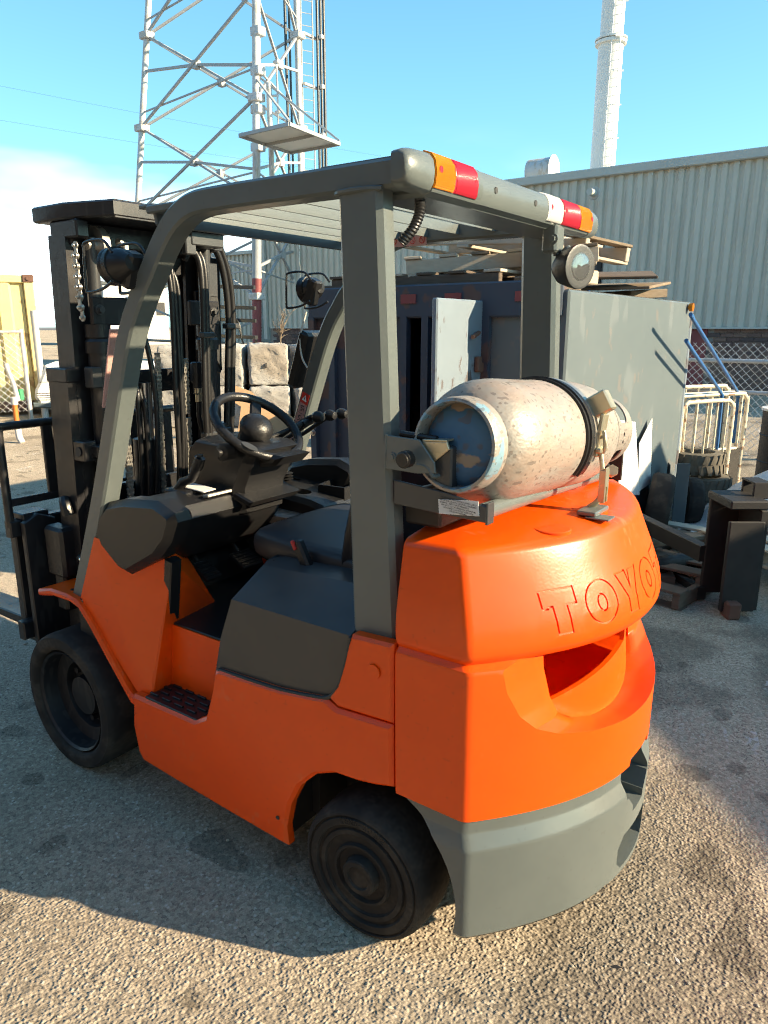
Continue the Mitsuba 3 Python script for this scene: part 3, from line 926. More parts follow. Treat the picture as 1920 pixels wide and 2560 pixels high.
for lab, a, b, r, sag in PL:
    for q, w in PLN.items():
        lab = lab.replace('steep overhead line at the left edge, ' + q + ' from the top', w + ' of the four steep overhead lines at the left edge')
    p = [np.array(a) * (1 - u) + np.array(b) * u - [0, 0, 4 * sag * u * (1 - u)] for u in np.linspace(0, 1, 14)]
    single('power_line', tube(p, r, 5), 'm_hose', lab, 'power line', 'overhead lines')

# ------------------------------------------------------------------ steel box body with junk on it
bb = thing('truck_box', 'old steel truck box with open blue side doors and a flat grey end panel', 'truck body')
BX0, BX1, BY0, BY1, BZ = 0.62, 2.46, -4.86, -2.10, 1.81
part(bb, 'end_panel', rbox((BX0, (BY0 + BY1) / 2, .96), (.05, BY1 - BY0, 1.72), .006), 'm_panel', label='flat grey end panel, sunlit')
part(bb, 'end_rail', rbox((BX0 + .02, (BY0 + BY1) / 2, 1.785), (.09, BY1 - BY0 + .02, .09), .012), 'm_panel')
part(bb, 'corner_post', rbox((BX0 + .03, BY0 + .01, .93), (.13, .06, 1.80), .012), 'm_palebox', label='pale rusty corner post')
part(bb, 'corner_post', rbox((BX0 + .03, BY1 - .02, .93), (.13, .06, 1.80), .012), 'm_panel')
part(bb, 'marker_lamp', lathe([(0, 0), (.035, 0), (.032, .03), (0, .045)], 16, 'x', (BX0 - .07, BY0 + .16, 1.79)), 'm_amber')
part(bb, 'roof', pbox(((BX0 + BX1) / 2, (BY0 + BY1) / 2, BZ), (BX1 - BX0, BY1 - BY0 - .05, .05)), 'm_dark')
part(bb, 'floor', pbox(((BX0 + BX1) / 2, (BY0 + BY1) / 2, .12), (BX1 - BX0, BY1 - BY0 - .05, .10)), 'm_rust')
part(bb, 'far_side', pbox(((BX0 + BX1) / 2, BY0 + .03, .96), (BX1 - BX0, .05, 1.70)), 'm_bluebox')
part(bb, 'front_wall', pbox((BX1, (BY0 + BY1) / 2, .96), (.05, BY1 - BY0 - .05, 1.70)), 'm_bluebox')
part(bb, 'header', rbox(((BX0 + BX1) / 2, BY1, 1.785), (BX1 - BX0, .07, .20), .01), 'm_bluebox')
part(bb, 'side_panel', rbox((.87, BY1 - .02, .96), (.40, .035, 1.48), .006), 'm_panel', label='peeling grey blue side panel by the corner')
part(bb, 'side_panel', rbox((1.96, BY1 - .015, .93), (.56, .035, 1.52), .006), 'm_bluebox')
part(bb, 'side_panel', rbox((2.36, BY1 - .02, .93), (.18, .035, 1.52), .006), 'm_bluebox', label='scratched dark blue door panel seen past the front pillar')
part(bb, 'door_frame', cat([pbox((x, BY1 + .012, .93), (.05, .05, 1.54)) for x in (1.08, 1.50, 1.66, 2.25, 2.43)]), 'm_bluebox')
part(bb, 'door_bolt', cat([bolt((2.43, BY1 + .04, z), (0, 1, 0), .016, .02) for z in (.5, .9, 1.3)]), 'm_steel')
dR = rot(RZ, 2)
part(bb, 'open_door', rbox((1.11, BY1 + .295, 1.02), (.035, .55, 1.52), .008, dR), 'm_palebox', label='pale blue door swung open into the sun')
part(bb, 'door_latch', cat(rbox((1.085, BY1 + .10, 1.42), (.03, .05, .09), .01, dR), between((1.085, BY1 + .10, 1.60), (1.07, BY1 + .20, 1.575), .012), lathe([(0, 0), (.03, 0), (.02, .03), (0, .03)], 12, 'x', (1.08, BY1 + .06, 1.40))), 'm_rust')
part(bb, 'reflector', cat([pbox((x, BY1 + .038, 1.80), (.11, .012, .055)) for x in (.84, 1.30, 1.62, 2.1)]), 'm_towerred')
dr_ = thing('steel_drum', 'dark steel drum standing inside the open doorway of the blue box', 'drum')
part(dr_, 'body', lathe([(0, 0), (.28, 0), (.28, .28), (.29, .29), (.28, .30), (.28, .58), (.29, .59), (.28, .60), (.28, .86), (.29, .88), (.27, .88), (.27, .86), (0, .86)], 26, 'z', (1.72, -2.75, .17)), 'm_dark')


def pallet(label, c, yaw, L=1.15, W=1.0, pitch=0.0, tone=0, roll=0.0, group='wooden pallets', missing=()):
    t = thing('wooden_pallet', label, 'pallet', group)
    Rr = rot(RZ, yaw) @ rot(RY, pitch) @ rot(RX, roll)
    c = np.asarray(c, float)
    rg = np.random.default_rng(len(label) * 7 + int(abs(yaw) * 3))
    for j, y in enumerate((-W / 2 + .03, 0, W / 2 - .03)):
        part(t, 'stringer', rbox(c + Rr @ np.array([0, y, .06]), (L, .045, .09), .004, Rr), 'm_wood%d' % tone)
    n = 6
    for j in range(n):
        if j in missing:
            continue
        x = -L / 2 + .055 + j * (L - .11) / (n - 1)
        part(t, 'plank', rbox(c + Rr @ np.array([x, rg.uniform(-.01, .01), .116]), (.115, W, .018), .003, Rr @ rot(RZ, rg.uniform(-1.2, 1.2))), 'm_wood%d' % ((tone + (j % 3 == 0)) % 3))
    for j in range(3):
        x = -L / 2 + .06 + j * (L - .12) / 2
        part(t, 'plank', rbox(c + Rr @ np.array([x, 0, .006]), (.10, W, .018), .003, Rr), 'm_wood%d' % tone)
    return t


pallet('bleached pallet on its runners, lowest on the roof of the box', (1.75, -2.75, 1.845), 0, 1.3, 1.0, tone=1, group='pallets on the box roof')
pallet('pallet lying second from the bottom on the box roof', (1.42, -2.95, 1.975), 24, 1.2, 1.0, 3, 2, group='pallets on the box roof')
pallet('topmost tilted pallet on the box roof', (1.36, -2.95, 2.105), -14, 1.2, 1.0, -4, 2, 3, group='pallets on the box roof')
for k, (c, s, yw, pt, lab, tn) in enumerate([((1.0, -3.65, 2.00), (.8, .6, .02), 20, 7, 'thin grey plywood sheet sloping off the box roof, upper one', 1), ((.95, -3.85, 1.93), (.7, .8, .02), 5, 5, 'thin plywood sheet sloping off the box roof, lower one', 0),
                                         ((.9, -3.9, 1.865), (.6, .35, .06), -30, 3, 'splintered board end on the box roof beside the blue hoops', 0)]):
    single('plywood_sheet', rbox(c, s, .004, rot(RZ, yw) @ rot(RX, -pt)), 'm_wood%d' % tn, lab, 'board')
for k, (c, l, yw, tn, lab) in enumerate([((.95, -2.75, 2.05), .7, 86, 2, 'white edged timber sticking out right of the right pillar'), ((.92, -2.80, 1.95), .7, 78, 2, 'pale timber sticking out below the white edged one'),
                                         ((.90, -2.52, 1.88), .45, 60, 0, 'short brown timber standing on the box corner'), ((2.4, -2.5, 1.88), .5, 10, 1, 'dark timber at the far left of the box roof')]):
    single('timber', rbox(c, (l, .09, .09), .008, rot(RZ, yw)), 'm_wood%d' % tn, lab, 'timber')

# blue rolling stairs behind the box, cream frames
st = thing('rolling_stairs', 'blue steel rolling stairs with bent tube handrails behind the box', 'stairs')
part(st, 'handrail', tube(smooth_path([(.36, -3.90, 1.70), (.36, -4.0, 1.66), (.36, -5.95, 1.03), (.36, -6.04, .97), (.36, -6.06, .90), (.36, -6.10, .50)], 6), .015, 10), 'm_bluerail')
part(st, 'handrail', tube(smooth_path([(.40, -3.95, 1.535), (.40, -4.1, 1.48), (.40, -5.38, 1.06), (.40, -5.47, 1.01), (.40, -5.49, .95), (.40, -5.53, .46)], 6), .015, 10), 'm_bluerail')
for k, y0 in enumerate((-4.05, -4.42)):
    part(st, 'hoop', tube(smooth_path([(1.35, y0, 1.5), (1.35, y0, 2.10), (1.36, y0 - .04, 2.16), (1.40, y0 - .10, 2.18), (1.6, y0 - .42, 2.18), (1.63, y0 - .48, 2.15), (1.64, y0 - .5, 2.08), (1.64, y0 - .5, 1.5)], 6), .016, 10), 'm_bluerail')
for k in range(3):
    part(st, 'step', rbox((.95, -5.05 - .28 * k, .74 - .26 * k), (.62, .20, .03), .004), 'm_steel')
for x in (.42, 1.02):
    part(st, 'stringer', bar((x + .25, -4.95, .75), (x + .25, -5.75, .05), .03, .10), 'm_bluerail')
part(st, 'leg', tube([(1.0, -4.3, 0), (1.0, -4.3, 1.3)], .02, 8), 'm_bluerail')

fr_dir = np.array([.52, .85, 0])
fr_dir /= np.linalg.norm(fr_dir)
fr_n = np.array([-fr_dir[1], fr_dir[0], 0])


def cream_frame(base, w, h, label, panel=False, mname='m_cream', bars=0):
    t = thing('tube_frame', label, 'frame', 'tube frames stacked upright behind the box')
    b = np.asarray(base, float)
    q = lambda u, z: b + fr_dir * u + np.array([0, 0, z])
    part(t, 'hoop', tube(smooth_path([q(0, 0), q(0, h - .12), q(.015, h - .05), q(.05, h - .012), q(.12, h), q(w - .12, h), q(w - .05, h - .012), q(w - .015, h - .05), q(w, h - .12), q(w, 0)], 5), .020, 10), mname)
    if bars:
        for j in range(bars):
            part(t, 'upright', between(q((j + .6) * w / bars, .05), q((j + .6) * w / bars, h), .010, 8), mname)
    if panel:
        part(t, 'inner_frame', cat(between(q(.08, .46), q(.08, h - .02), .014), between(q(w * .5, .46), q(w * .5, h - .02), .014), between(q(.08, .46), q(w * .5, .46), .014)), mname)
        part(t, 'kick_plate', rbox(q(w * .5, .26), (w - .04, .012, .40), .003, np.stack([fr_dir, fr_n, [0, 0, 1]], 1)), 'm_dark')


bs = np.array([.28, -6.10, 0])
cream_frame(bs, .95, 1.00, 'cream tube frame with a dark kick plate at the front of the stack', True)
cream_frame(bs + fr_n * -.10 + fr_dir * -.03, .95, 1.00, 'second cream tube frame of the stack, close behind the front one', bars=6)
cream_frame(bs + fr_n * -.22 + fr_dir * .02, .95, 1.06, 'tallest cream tube frame of the stack, third from the front', bars=6)
cream_frame(bs + fr_n * -.36 + fr_dir * -.10, .95, 1.03, 'grey tube frame behind the cream ones', False, 'm_panel')
cream_frame(bs + fr_n * -.55 + fr_dir * -.34, .95, 1.02, 'dull tube frame at the right end of the stack', False, 'm_galv')
cream_frame(bs + fr_n * .30 + fr_dir * .52, .62, .98, 'narrow cream tube frame with many uprights next to the grey panel', bars=5)

chain_link('chain_link_fence', (-.4, -9.0, 0), (4.4, -9.1, 0), 0.0, 1.42, .075, 'chain link fence in front of the brick wall at the right', r=.0042, rail_z=(1.19, .78), posts=(.99,))
for k, (x, y, h, lab) in enumerate([(-.15, -8.5, .55, 'dry grass tuft at the fence foot by the right edge'), (.15, -8.7, .8, 'taller dry weed growing through the right fence')]):
    weed('dry_weed', (x, y, 0), h, 16, 30 + k, lab)


# ------------------------------------------------------------------ junk on the right


def tyre(name, c, axis, R, w, label, tread=True, m='m_oldtyre', group=None, hub=False):
    t = thing(name, label, 'tyre', group)
    pr = [(R * .60, -w / 2 + .01), (R * .66, -w / 2), (R * .93, -w / 2 + .006), (R * .99, -w / 2 + .03), (R, -w / 4), (R, w / 4), (R * .99, w / 2 - .03), (R * .93, w / 2 - .006), (R * .66, w / 2), (R * .60, w / 2 - .01)]
    ang = np.arange(48) * 2 * np.pi / 48
    rings = [np.stack([np.cos(ang) * r, np.sin(ang) * r, np.full(48, h)], 1) for r, h in pr]
    rings.append(rings[0])
    car_ = rings_mesh(rings, False, False)
    ms = [outward(car_)]
    Rm = axis if isinstance(axis, np.ndarray) else np.eye(3)
    put = lambda q: outward(trimesh.Trimesh(np.array(q.vertices) @ Rm.T + np.asarray(c, float), q.faces, process=False))
    part(t, 'carcass', put(ms[0]), m)
    if tread:
        lugs = []
        n = 22
        for i in range(n):
            for sgn in (-1, 1):
                a = 2 * np.pi * (i + (.5 if sgn > 0 else 0)) / n
                poly = []
                for (da, h) in ((-.42, .06), (.10, .06), (.42, .96), (-.05, .96)):
                    poly.append((a + da * 2 * np.pi / n, sgn * h * w / 2))
                pts = []
                for (aa, h) in poly:
                    for r in (R * .985, R * 1.035):
                        pts.append([math.cos(aa) * r, math.sin(aa) * r, h])
                lugs.append(hull(pts))
        part(t, 'tread', put(cat(lugs)), m, smooth=False, kind='stuff')
    if hub:
        part(t, 'rim', put(lathe([(0, -w * .2), (R * .3, -w * .2), (R * .45, -w * .1), (R * .62, -w * .42), (R * .62, w * .42), (R * .45, w * .1), (R * .3, w * .2), (0, w * .2)], 32)), 'm_dark')
    return t


tyre('old_tyre', (.50, -5.15, .44), 'z', .245, .19, 'upper lug treaded tyre of the stack beside the grey panel', group='lug tyres lying stacked')
tyre('old_tyre', (.44, -5.17, .22), 'z', .255, .19, 'middle lug treaded tyre of the stack beside the grey panel', group='lug tyres lying stacked')
tyre('old_tyre', (.47, -5.15, .07), 'z', .25, .14, 'lowest tyre of the stack, mostly hidden by the black steel', tread=False)
tyre('wheel_tyre', (.46, -3.85, .27), rot(RZ, 14) @ rot(RY, 84), .27, .18, 'dark smooth tyre standing against the grey panel', False, 'm_tyre', hub=True)
tyre('wheel_tyre', (.38, -4.55, .20), rot(RZ, 30) @ rot(RY, 88), .20, .14, 'dark tyre standing half behind the steel plate', False, 'm_tyre', hub=True)
single('steel_plate', rbox((.52, -4.30, .27), (.012, .115, .54), .003, rot(RZ, 20)), 'm_dark', 'narrow dark steel plate standing upright in front of the tyres', 'steel plate')
single('steel_plate', rbox((.40, -4.275, .29), (.10, .012, .54), .003, rot(RZ, 20)), 'm_panel', 'pale lit edge plate welded beside the upright dark one', 'steel plate')
single('plastic_sheet', slab([(-3.12, .50), (-3.62, .40), (-3.36, .98), (-2.93, 1.04)], 'x', .545, .550, .001), 'm_poly', 'scratched clear plastic sheet leaning on the grey panel', 'sheet')
single('plastic_sheet', slab([(-3.62, .42), (-3.95, .43), (-3.83, .96), (-3.55, .80)], 'x', .56, .565, .001), 'm_tarp', 'crumpled pale plastic sheet right of the scratched one', 'sheet')
pl = pallet('weathered pallet lying on the ground behind the counterweight', (.30, -3.35, .03), 84, 1.15, 1.0, tone=1, group='pallets lying on the ground', missing=(3,))
pallet('broken pallet under the front edge of the weathered one', (.20, -3.05, -.01), 78, 1.1, .8, 0, 1, group='pallets lying on the ground', missing=(1, 4))
pallet('pallet at the right edge behind the black steel', (-.62, -3.7, .12), 60, 1.1, 1.0, tone=2, group='pallets lying on the ground')
for k, (a, b, w, h, m_, lab) in enumerate([((.08, -2.75, .05), (.30, -3.25, .08), .09, .09, 'm_wood1', 'square timber end lying in front of the pallets'), ((.35, -2.5, .10), (.22, -3.3, .09), .14, .03, 'm_wood0', 'flat board lying across the broken pallet'),
                                         ((.45, -2.7, .22), (-.02, -3.6, .20), .10, .03, 'm_wood0', 'sunlit board on top of the weathered pallet')]):
    single('timber', bar(a, b, w, h, (0, 0, 1)), m_, lab, 'timber')
pp = thing('corrugated_pipe', 'black corrugated pipe lying under the pallet boards', 'pipe')
part(pp, 'wall', tube([(.32 - .02 * i, -2.55 - .035 * i, .13) for i in range(30)], [.055 if i % 2 else .065 for i in range(30)], 14), 'm_dark')

at_ = thing('steel_attachment', 'black steel forklift attachment standing on end at the right edge', 'attachment')
Ra = rot(RZ, 36)
ac = np.array([-.36, -2.72, 0])
q = lambda x, y, z: ac + Ra @ np.array([x, y, z])
part(at_, 'plate', rbox(q(0, 0, .33), (.05, .26, .60), .006, Ra), 'm_dark')
part(at_, 'side_plate', rbox(q(.10, -.13, .36), (.20, .03, .62), .006, Ra), 'm_dark')
part(at_, 'side_plate', rbox(q(.10, .13, .30), (.20, .03, .54), .006, Ra), 'm_dark')
part(at_, 'foot', rbox(q(-.01, -.05, .05), (.07, .18, .10), .01, Ra), 'm_rust')
part(at_, 'foot', rbox(q(.14, .15, .05), (.08, .10, .10), .01, Ra), 'm_rust')
part(at_, 'top_bar', rbox(q(.10, 0, .665), (.22, .30, .05), .008, Ra), 'm_dark')
part(at_, 'bracket', cat(rbox(q(-.02, -.11, .72), (.10, .02, .09), .004, Ra), rbox(q(-.02, .02, .72), (.10, .02, .09), .004, Ra), rbox(q(-.02, -.05, .765), (.10, .16, .012), .003, Ra)), 'm_dark')
part(at_, 'rail', bar(q(.2, -.12, .30), q(.5, -1.6, .32), .07, .10), 'm_dark')
part(at_, 'rail', bar(q(.2, -.10, .05), q(.4, -1.5, .06), .06, .08), 'm_dark')

tp = thing('white_tarpaulin', 'crumpled white sheet thrown over a heap at the right edge', 'tarpaulin')
gx, gy = np.meshgrid(np.linspace(-1, 1, 44), np.linspace(-1, 1, 44), indexing='ij')
rr = np.sqrt(gx ** 2 + gy ** 2)
zz = .56 * np.clip(1 - rr ** 1.7, 0, 1) + .20 * (meshkit.fbm(np.stack([gx * 2.2, gy * 2.2, gx * 0], -1), 4, 4) - .42) * np.clip(1.3 - rr, 0, 1) + .02
tv = np.stack([-.42 + gx * .80, -4.95 + gy * 1.0, np.maximum(zz, .012)], -1).reshape(-1, 3)
idx = np.arange(44 * 44).reshape(44, 44)
tf = np.vstack([np.stack([idx[:-1, :-1], idx[1:, :-1], idx[1:, 1:]], -1).reshape(-1, 3), np.stack([idx[:-1, :-1], idx[1:, 1:], idx[:-1, 1:]], -1).reshape(-1, 3)])
part(tp, 'cloth', trimesh.Trimesh(tv, tf, process=False), 'm_tarp', smooth=True)
dm = thing('black_drum', 'black drum with a red diamond hazard label at the right edge', 'drum')
dcx, dcy = -.10, -6.55
part(dm, 'body', lathe([(0, 0), (.29, 0), (.29, .28), (.30, .29), (.29, .30), (.29, .55), (.30, .56), (.29, .57), (.29, .80), (.305, .82), (.28, .82), (.28, .79), (0, .79)], 32, 'z', (dcx, dcy, 0)), 'm_dark')
part(dm, 'rim', lathe([(.275, .81), (.308, .81), (.308, .835), (.275, .835)], 32, 'z', (dcx, dcy, 0)), 'm_galv')
nv = np.array([-.28, .96, 0])
nv /= np.linalg.norm(nv)
sv = np.array([nv[1], -nv[0], 0])
lc = np.array([dcx, dcy, .55]) + nv * .297


def flat(pts, n_off=.002):
    p3 = [lc + sv * x_ + np.array([0, 0, z_]) + nv * n_off for x_, z_ in pts]
    p4 = [a_ - nv * .02 for a_ in p3]
    return hull(p3 + p4)


part(dm, 'label', flat([(-.09, -.15), (.09, -.15), (.09, .14), (-.09, .14)], -.004), 'm_white')
part(dm, 'hazard_diamond', flat([(0, -.10), (.08, .0), (0, .10), (-.08, 0)], .0), 'm_red')

# a box trailer parked outside the frame on the right: its shadow lies on the asphalt and the junk behind the counterweight
tr = thing('box_trailer', 'long box trailer parked right of the forklift, seen only by its shadow on the asphalt', 'trailer')
A_, B_ = np.array([-7.52, -1.88, 0]), np.array([-3.65, -5.88, 0])
td = (B_ - A_) / np.linalg.norm(B_ - A_)
tn = np.array([td[1], -td[0], 0])
TL = np.linalg.norm(B_ - A_)
Rt = np.stack([td, np.cross([0, 0, 1], td), [0, 0, 1]], 1)
part(tr, 'body', rbox(A_ + td * TL / 2 + tn * 1.25 + [0, 0, 1.55], (TL, 2.5, 2.1), .03, Rt), 'm_panel')
part(tr, 'chassis', rbox(A_ + td * TL / 2 + tn * 1.25 + [0, 0, .42], (TL - .3, 1.4, .20), .03, Rt), 'm_dark')
for u_ in (.9, 1.8, TL - .8):
    w = lathe([(0, -.12), (.22, -.12), (.34, -.08), (.36, 0), (.34, .08), (.22, .12), (0, .12)], 24, 'y')
    for o_ in (.25, 2.25):
        part(tr, 'wheel', trimesh.Trimesh(np.array(w.vertices) @ Rt.T + A_ + td * u_ + tn * o_ + [0, 0, .36], w.faces, process=False), 'm_tyre')

# ------------------------------------------------------------------ the forklift
FK = thing('forklift', 'orange and grey counterbalance forklift with a gas cylinder behind its seat', 'forklift')


def fk(name, mesh, m, smooth=30, label=None, parent=None, kind=None):
    return part(parent or FK, name, mesh, m, smooth, label, kind)


def lr(fn):
    """A pair of parts, left and mirrored right."""
    return fn, mirror(fn)


# ---- counterweight
FRONT = -0.080


NREAR = 56


def fixed_ring(z, w, xc, x0, front=FRONT, d=0.013):
    """The same ring with a count of points that does not depend on w."""
    def rearx(y):
        return x0 + (xc - x0) * (abs(y) / w) ** 2.05

    def corner(sgn):
        C = np.array([xc, sgn * w])
        a = C + [d, 0]
        yb = sgn * (w - d)
        b = np.array([rearx(yb), yb])
        return [tuple((1 - t) ** 2 * a + 2 * t * (1 - t) * C + t * t * b) for t in np.linspace(0, 1, 7)]
    ys = np.linspace(w - d, -(w - d), NREAR)[1:-1]
    pts = [(front, 0.0), (front, w - .006), (front - .006, w)] + corner(1) + [(rearx(y), y) for y in ys] + corner(-1)[::-1] + [(front - .006, -w), (front, -w + .006)]
    return np.array([(x_, y_, z) for x_, y_ in pts])


LOW = [(0.505, 0.531, -0.278, -0.528), (0.6, 0.533, -0.278, -0.529), (0.7, 0.534, -0.278, -0.53), (0.8, 0.535, -0.278, -0.531), (0.878, 0.535, -0.278, -0.532), (0.888, 0.532, -0.275, -0.527), (0.894, 0.524, -0.268, -0.517), (0.9, 0.519, -0.262, -0.51)]
UPP = [(0.9, 0.521, -0.264, -0.5), (0.913, 0.53, -0.273, -0.512), (0.925, 0.533, -0.276, -0.518), (0.945, 0.5335, -0.276, -0.52), (0.985, 0.531, -0.272, -0.511), (1.04, 0.521, -0.26, -0.488), (1.1, 0.5095, -0.246, -0.46), (1.138, 0.502, -0.237, -0.444), (1.147, 0.498, -0.233, -0.438), (1.1535, 0.491, -0.226, -0.429), (1.1575, 0.48, -0.217, -0.416), (1.166, 0.41, -0.18, -0.354), (1.172, 0.3, -0.14, -0.269), (1.176, 0.16, -0.11, -0.189)]
low = rings_mesh([fixed_ring(*r) for r in LOW])
upp = rings_mesh([fixed_ring(*r) for r in UPP])


def surf(y, z):
    """(x, half width) of the upper counterweight's rear at y, z."""
    zs = [r[0] for r in UPP]
    w, xc, x0 = (np.interp(z, zs, [r[k] for r in UPP]) for k in (1, 2, 3))
    return x0 + (xc - x0) * (abs(y) / w) ** 2.05


def lowx(y, w=.535, xc=-.278, x0=-.531):
    return x0 + (xc - x0) * (abs(y) / w) ** 2.05


# the hand hole under the lip, with broad bevels
def dens(p, n=6):
    p = np.asarray(p, float)
    o = []
    for i in range(len(p)):
        a_, b_ = p[i], p[(i + 1) % len(p)]
        o += [a_ + (b_ - a_) * t_ for t_ in np.linspace(0, 1, n, endpoint=False)]
    return np.array(o)


half_o = [(.0, .662), (.13, .666), (.252, .680), (.345, .700), (.400, .727), (.436, .767), (.463, .83), (.480, .925)]
half_i = [(.0, .640), (.07, .642), (.15, .655), (.225, .678), (.275, .712), (.300, .762), (.320, .84), (.330, .925)]
po = dens(half_o + [(-y_, z_) for y_, z_ in half_o[::-1][:-1]], 5)
pi_ = dens(half_i + [(-y_, z_) for y_, z_ in half_i[::-1][:-1]], 5)
mid = po * .35 + pi_ * .65
r0 = np.array([(lowx(y_) - .06, y_ + .02 * np.sign(y_), z_ - .02 * (z_ < .85)) for y_, z_ in po])
r1 = np.array([(lowx(y_) + .002, y_, z_) for y_, z_ in po])
r2 = np.array([(lowx(y_) + .045, y_, z_) for y_, z_ in mid])
r3 = np.array([(lowx(y_) + .075, y_, z_) for y_, z_ in pi_])
r4 = np.array([(-.12, y_, z_ + .012 * (z_ < .75)) for y_, z_ in pi_])
hole = rings_mesh([r0, r1, r2, r3, r4])
# tow pin notch in the lower edge
notch_m = man(pbox((-.50, 0, .455), (.22, .185, .085))) + man(hull([(x_, y_, z_) for x_ in (-.62, -.40) for y_, z_ in ((.088, .42), (-.088, .42), (.045, .372), (-.045, .372))])) + man(pbox((-.50, 0, .375), (.22, .085, .05)))
lowm = man(low) - man(hole) - man(pbox((-.50, 0, .49), (.24, .15, .07)))
uppm = man(upp)


# raised lettering: grooves cut round every letter
def letter(ch, w, h):
    t_ = .030
    if ch == 'T':
        return unary_union([sbox(-w / 2, h / 2 - .036, w / 2, h / 2), sbox(-.0185, -h / 2, .0185, h / 2), sbox(-w / 2, h / 2 - .040, -w / 2 + .012, h / 2)])
    if ch == 'O':
        e = affinity.scale(Point(0, 0).buffer(1, 24), w / 2, h / 2)
        return e.difference(affinity.scale(Point(0, -.002).buffer(1, 24), w * .155, h * .21))
    if ch == 'Y':
        return Polygon([(-w / 2, h / 2), (-w / 2 + .040, h / 2), (0, h * .06), (w / 2 - .036, h / 2), (w / 2, h / 2), (.0185, -h * .10), (.0185, -h / 2), (-.0185, -h / 2), (-.0185, -h * .10)])
    if ch == 'A':
        return Polygon([(-w / 2, -h / 2), (-.016, h / 2), (.016, h / 2), (w / 2, -h / 2), (w / 2 - .034, -h / 2), (w / 2 - .043, -h * .24), (-w / 2 + .043, -h * .24), (-w / 2 + .034, -h / 2)]).difference(Polygon([(-.014, -h * .04), (.014, -h * .04), (0, h * .26)]))


cutters = []
for ch, yc in zip('TOYOTA', (.338, .222, .106, -.010, -.126, -.242)):
    zc, hh, ww = 1.003, .103, (.094 if ch != 'O' else .104)
    p0 = np.array([surf(yc, zc), yc, zc])
    ty = np.array([surf(yc - .02, zc) - surf(yc + .02, zc), -.04, 0])
    ty /= np.linalg.norm(ty)
    tz = np.array([surf(yc, zc + .03) - surf(yc, zc - .03), 0, .06])
    tz /= np.linalg.norm(tz)
    nn = np.cross(ty, tz)
    nn = nn if nn[0] < 0 else -nn
    L = letter(ch, ww, hh)
    band = L.buffer(.0036, join_style=2).difference(L.buffer(-.0010, join_style=2))
    for gpoly in getattr(band, 'geoms', [band]):
        gpoly = gpoly.simplify(.0003)
        cs = manifold3d.CrossSection([np.array(gpoly.exterior.coords)[:-1]] + [np.array(r_.coords)[:-1] for r_ in gpoly.interiors], manifold3d.FillRule.EvenOdd)
        ex = cs.extrude(.030)
        M = np.zeros((3, 4))
        M[:, 0], M[:, 1], M[:, 2] = ty, tz, np.cross(ty, tz)
        side_ = 1 if np.dot(np.cross(ty, tz), nn) > 0 else -1
        M[:, 3] = p0 + nn * (-.0065) if side_ > 0 else p0 + nn * .0235
        cutters.append(ex.transform(M))
for c_ in cutters:
    uppm = uppm - c_
dfl = dens([(.288, .745), (.268, .708), (.218, .676), (.145, .653), (0, .637), (-.145, .653), (-.218, .676), (-.295, .76), (-.325, .93), (-.06, .93), (-.045, .80), (.10, .775)], 5)
deflector = rings_mesh([np.array([(lowx(y_) + .085 + d_, y_, z_) for y_, z_ in dfl]) for d_ in (0, .012)])
part(FK, 'counterweight', unman(lowm), 'm_orange', smooth=24)
CWK = FK + '__counterweight'
part(CWK, 'deflector', deflector, 'm_orange', smooth=24, label='dull orange plate inside the hand hole')
part(CWK, 'upper_casting', unman(uppm), 'm_orange', smooth=24, label='upper counterweight with raised lettering TOYOTA')
for (x_, y_, zc_) in ((-.330, .232, 1.1585), (-.345, .020, 1.1645)):
    part(CWK, 'round_cap', lathe([(0, -.01), (.047, -.01), (.047, .004), (.044, .006), (0, .007)], 32, 'z', (x_, y_, zc_)), 'm_orange')

# grey bumper
BUM = [(0.15, 0.5, -0.262, -0.502), (0.166, 0.52, -0.278, -0.524), (0.18, 0.528, -0.284, -0.532), (0.3, 0.531, -0.285, -0.534), (0.418, 0.532, -0.286, -0.536), (0.43, 0.53, -0.284, -0.533), (0.458, 0.519, -0.272, -0.517), (0.466, 0.517, -0.27, -0.515), (0.5045, 0.517, -0.27, -0.515)]
bum = man(rings_mesh([fixed_ring(*r, front=-.07) for r in BUM]))
arch = manifold3d.Manifold.cylinder(1.3, .275, .275, 56, True).rotate([90, 0, 0]).translate([0.012, 0, .245])
opening = man(hull([(x_, y_, z_) for x_ in (-.62, -.40) for y_, z_ in ((.112, .222), (.112, .268), (.085, .300), (-.085, .300), (-.112, .268), (-.112, .222), (-.088, .196), (.088, .196))]))
scoop = manifold3d.Manifold.cylinder(.4, .035, .035, 24, True).rotate([0, 90, 0]).scale([1, 1.5, 1]).translate([-.5, .165, .148])
scoop2 = manifold3d.Manifold.cylinder(.4, .035, .035, 24, True).rotate([0, 90, 0]).scale([1, 1.5, 1]).translate([-.5, -.165, .148])
chin = man(hull([(x_, y_, z_) for x_ in (-.7, -.1) for y_, z_ in ((.30, .14), (.22, .158), (-.22, .158), (-.30, .14))]))
bum = bum - arch - notch_m - opening - scoop - scoop2 - chin
part(FK, 'bumper', unman(bum), 'm_grey', smooth=24, label='grey painted lower counterweight and bumper')
part(FK + '__bumper', 'tow_pin_hole', lathe([(0, 0), (.016, 0), (.016, .01), (0, .01)], 14, 'x', (-.402, .075, .225)), 'm_dark')

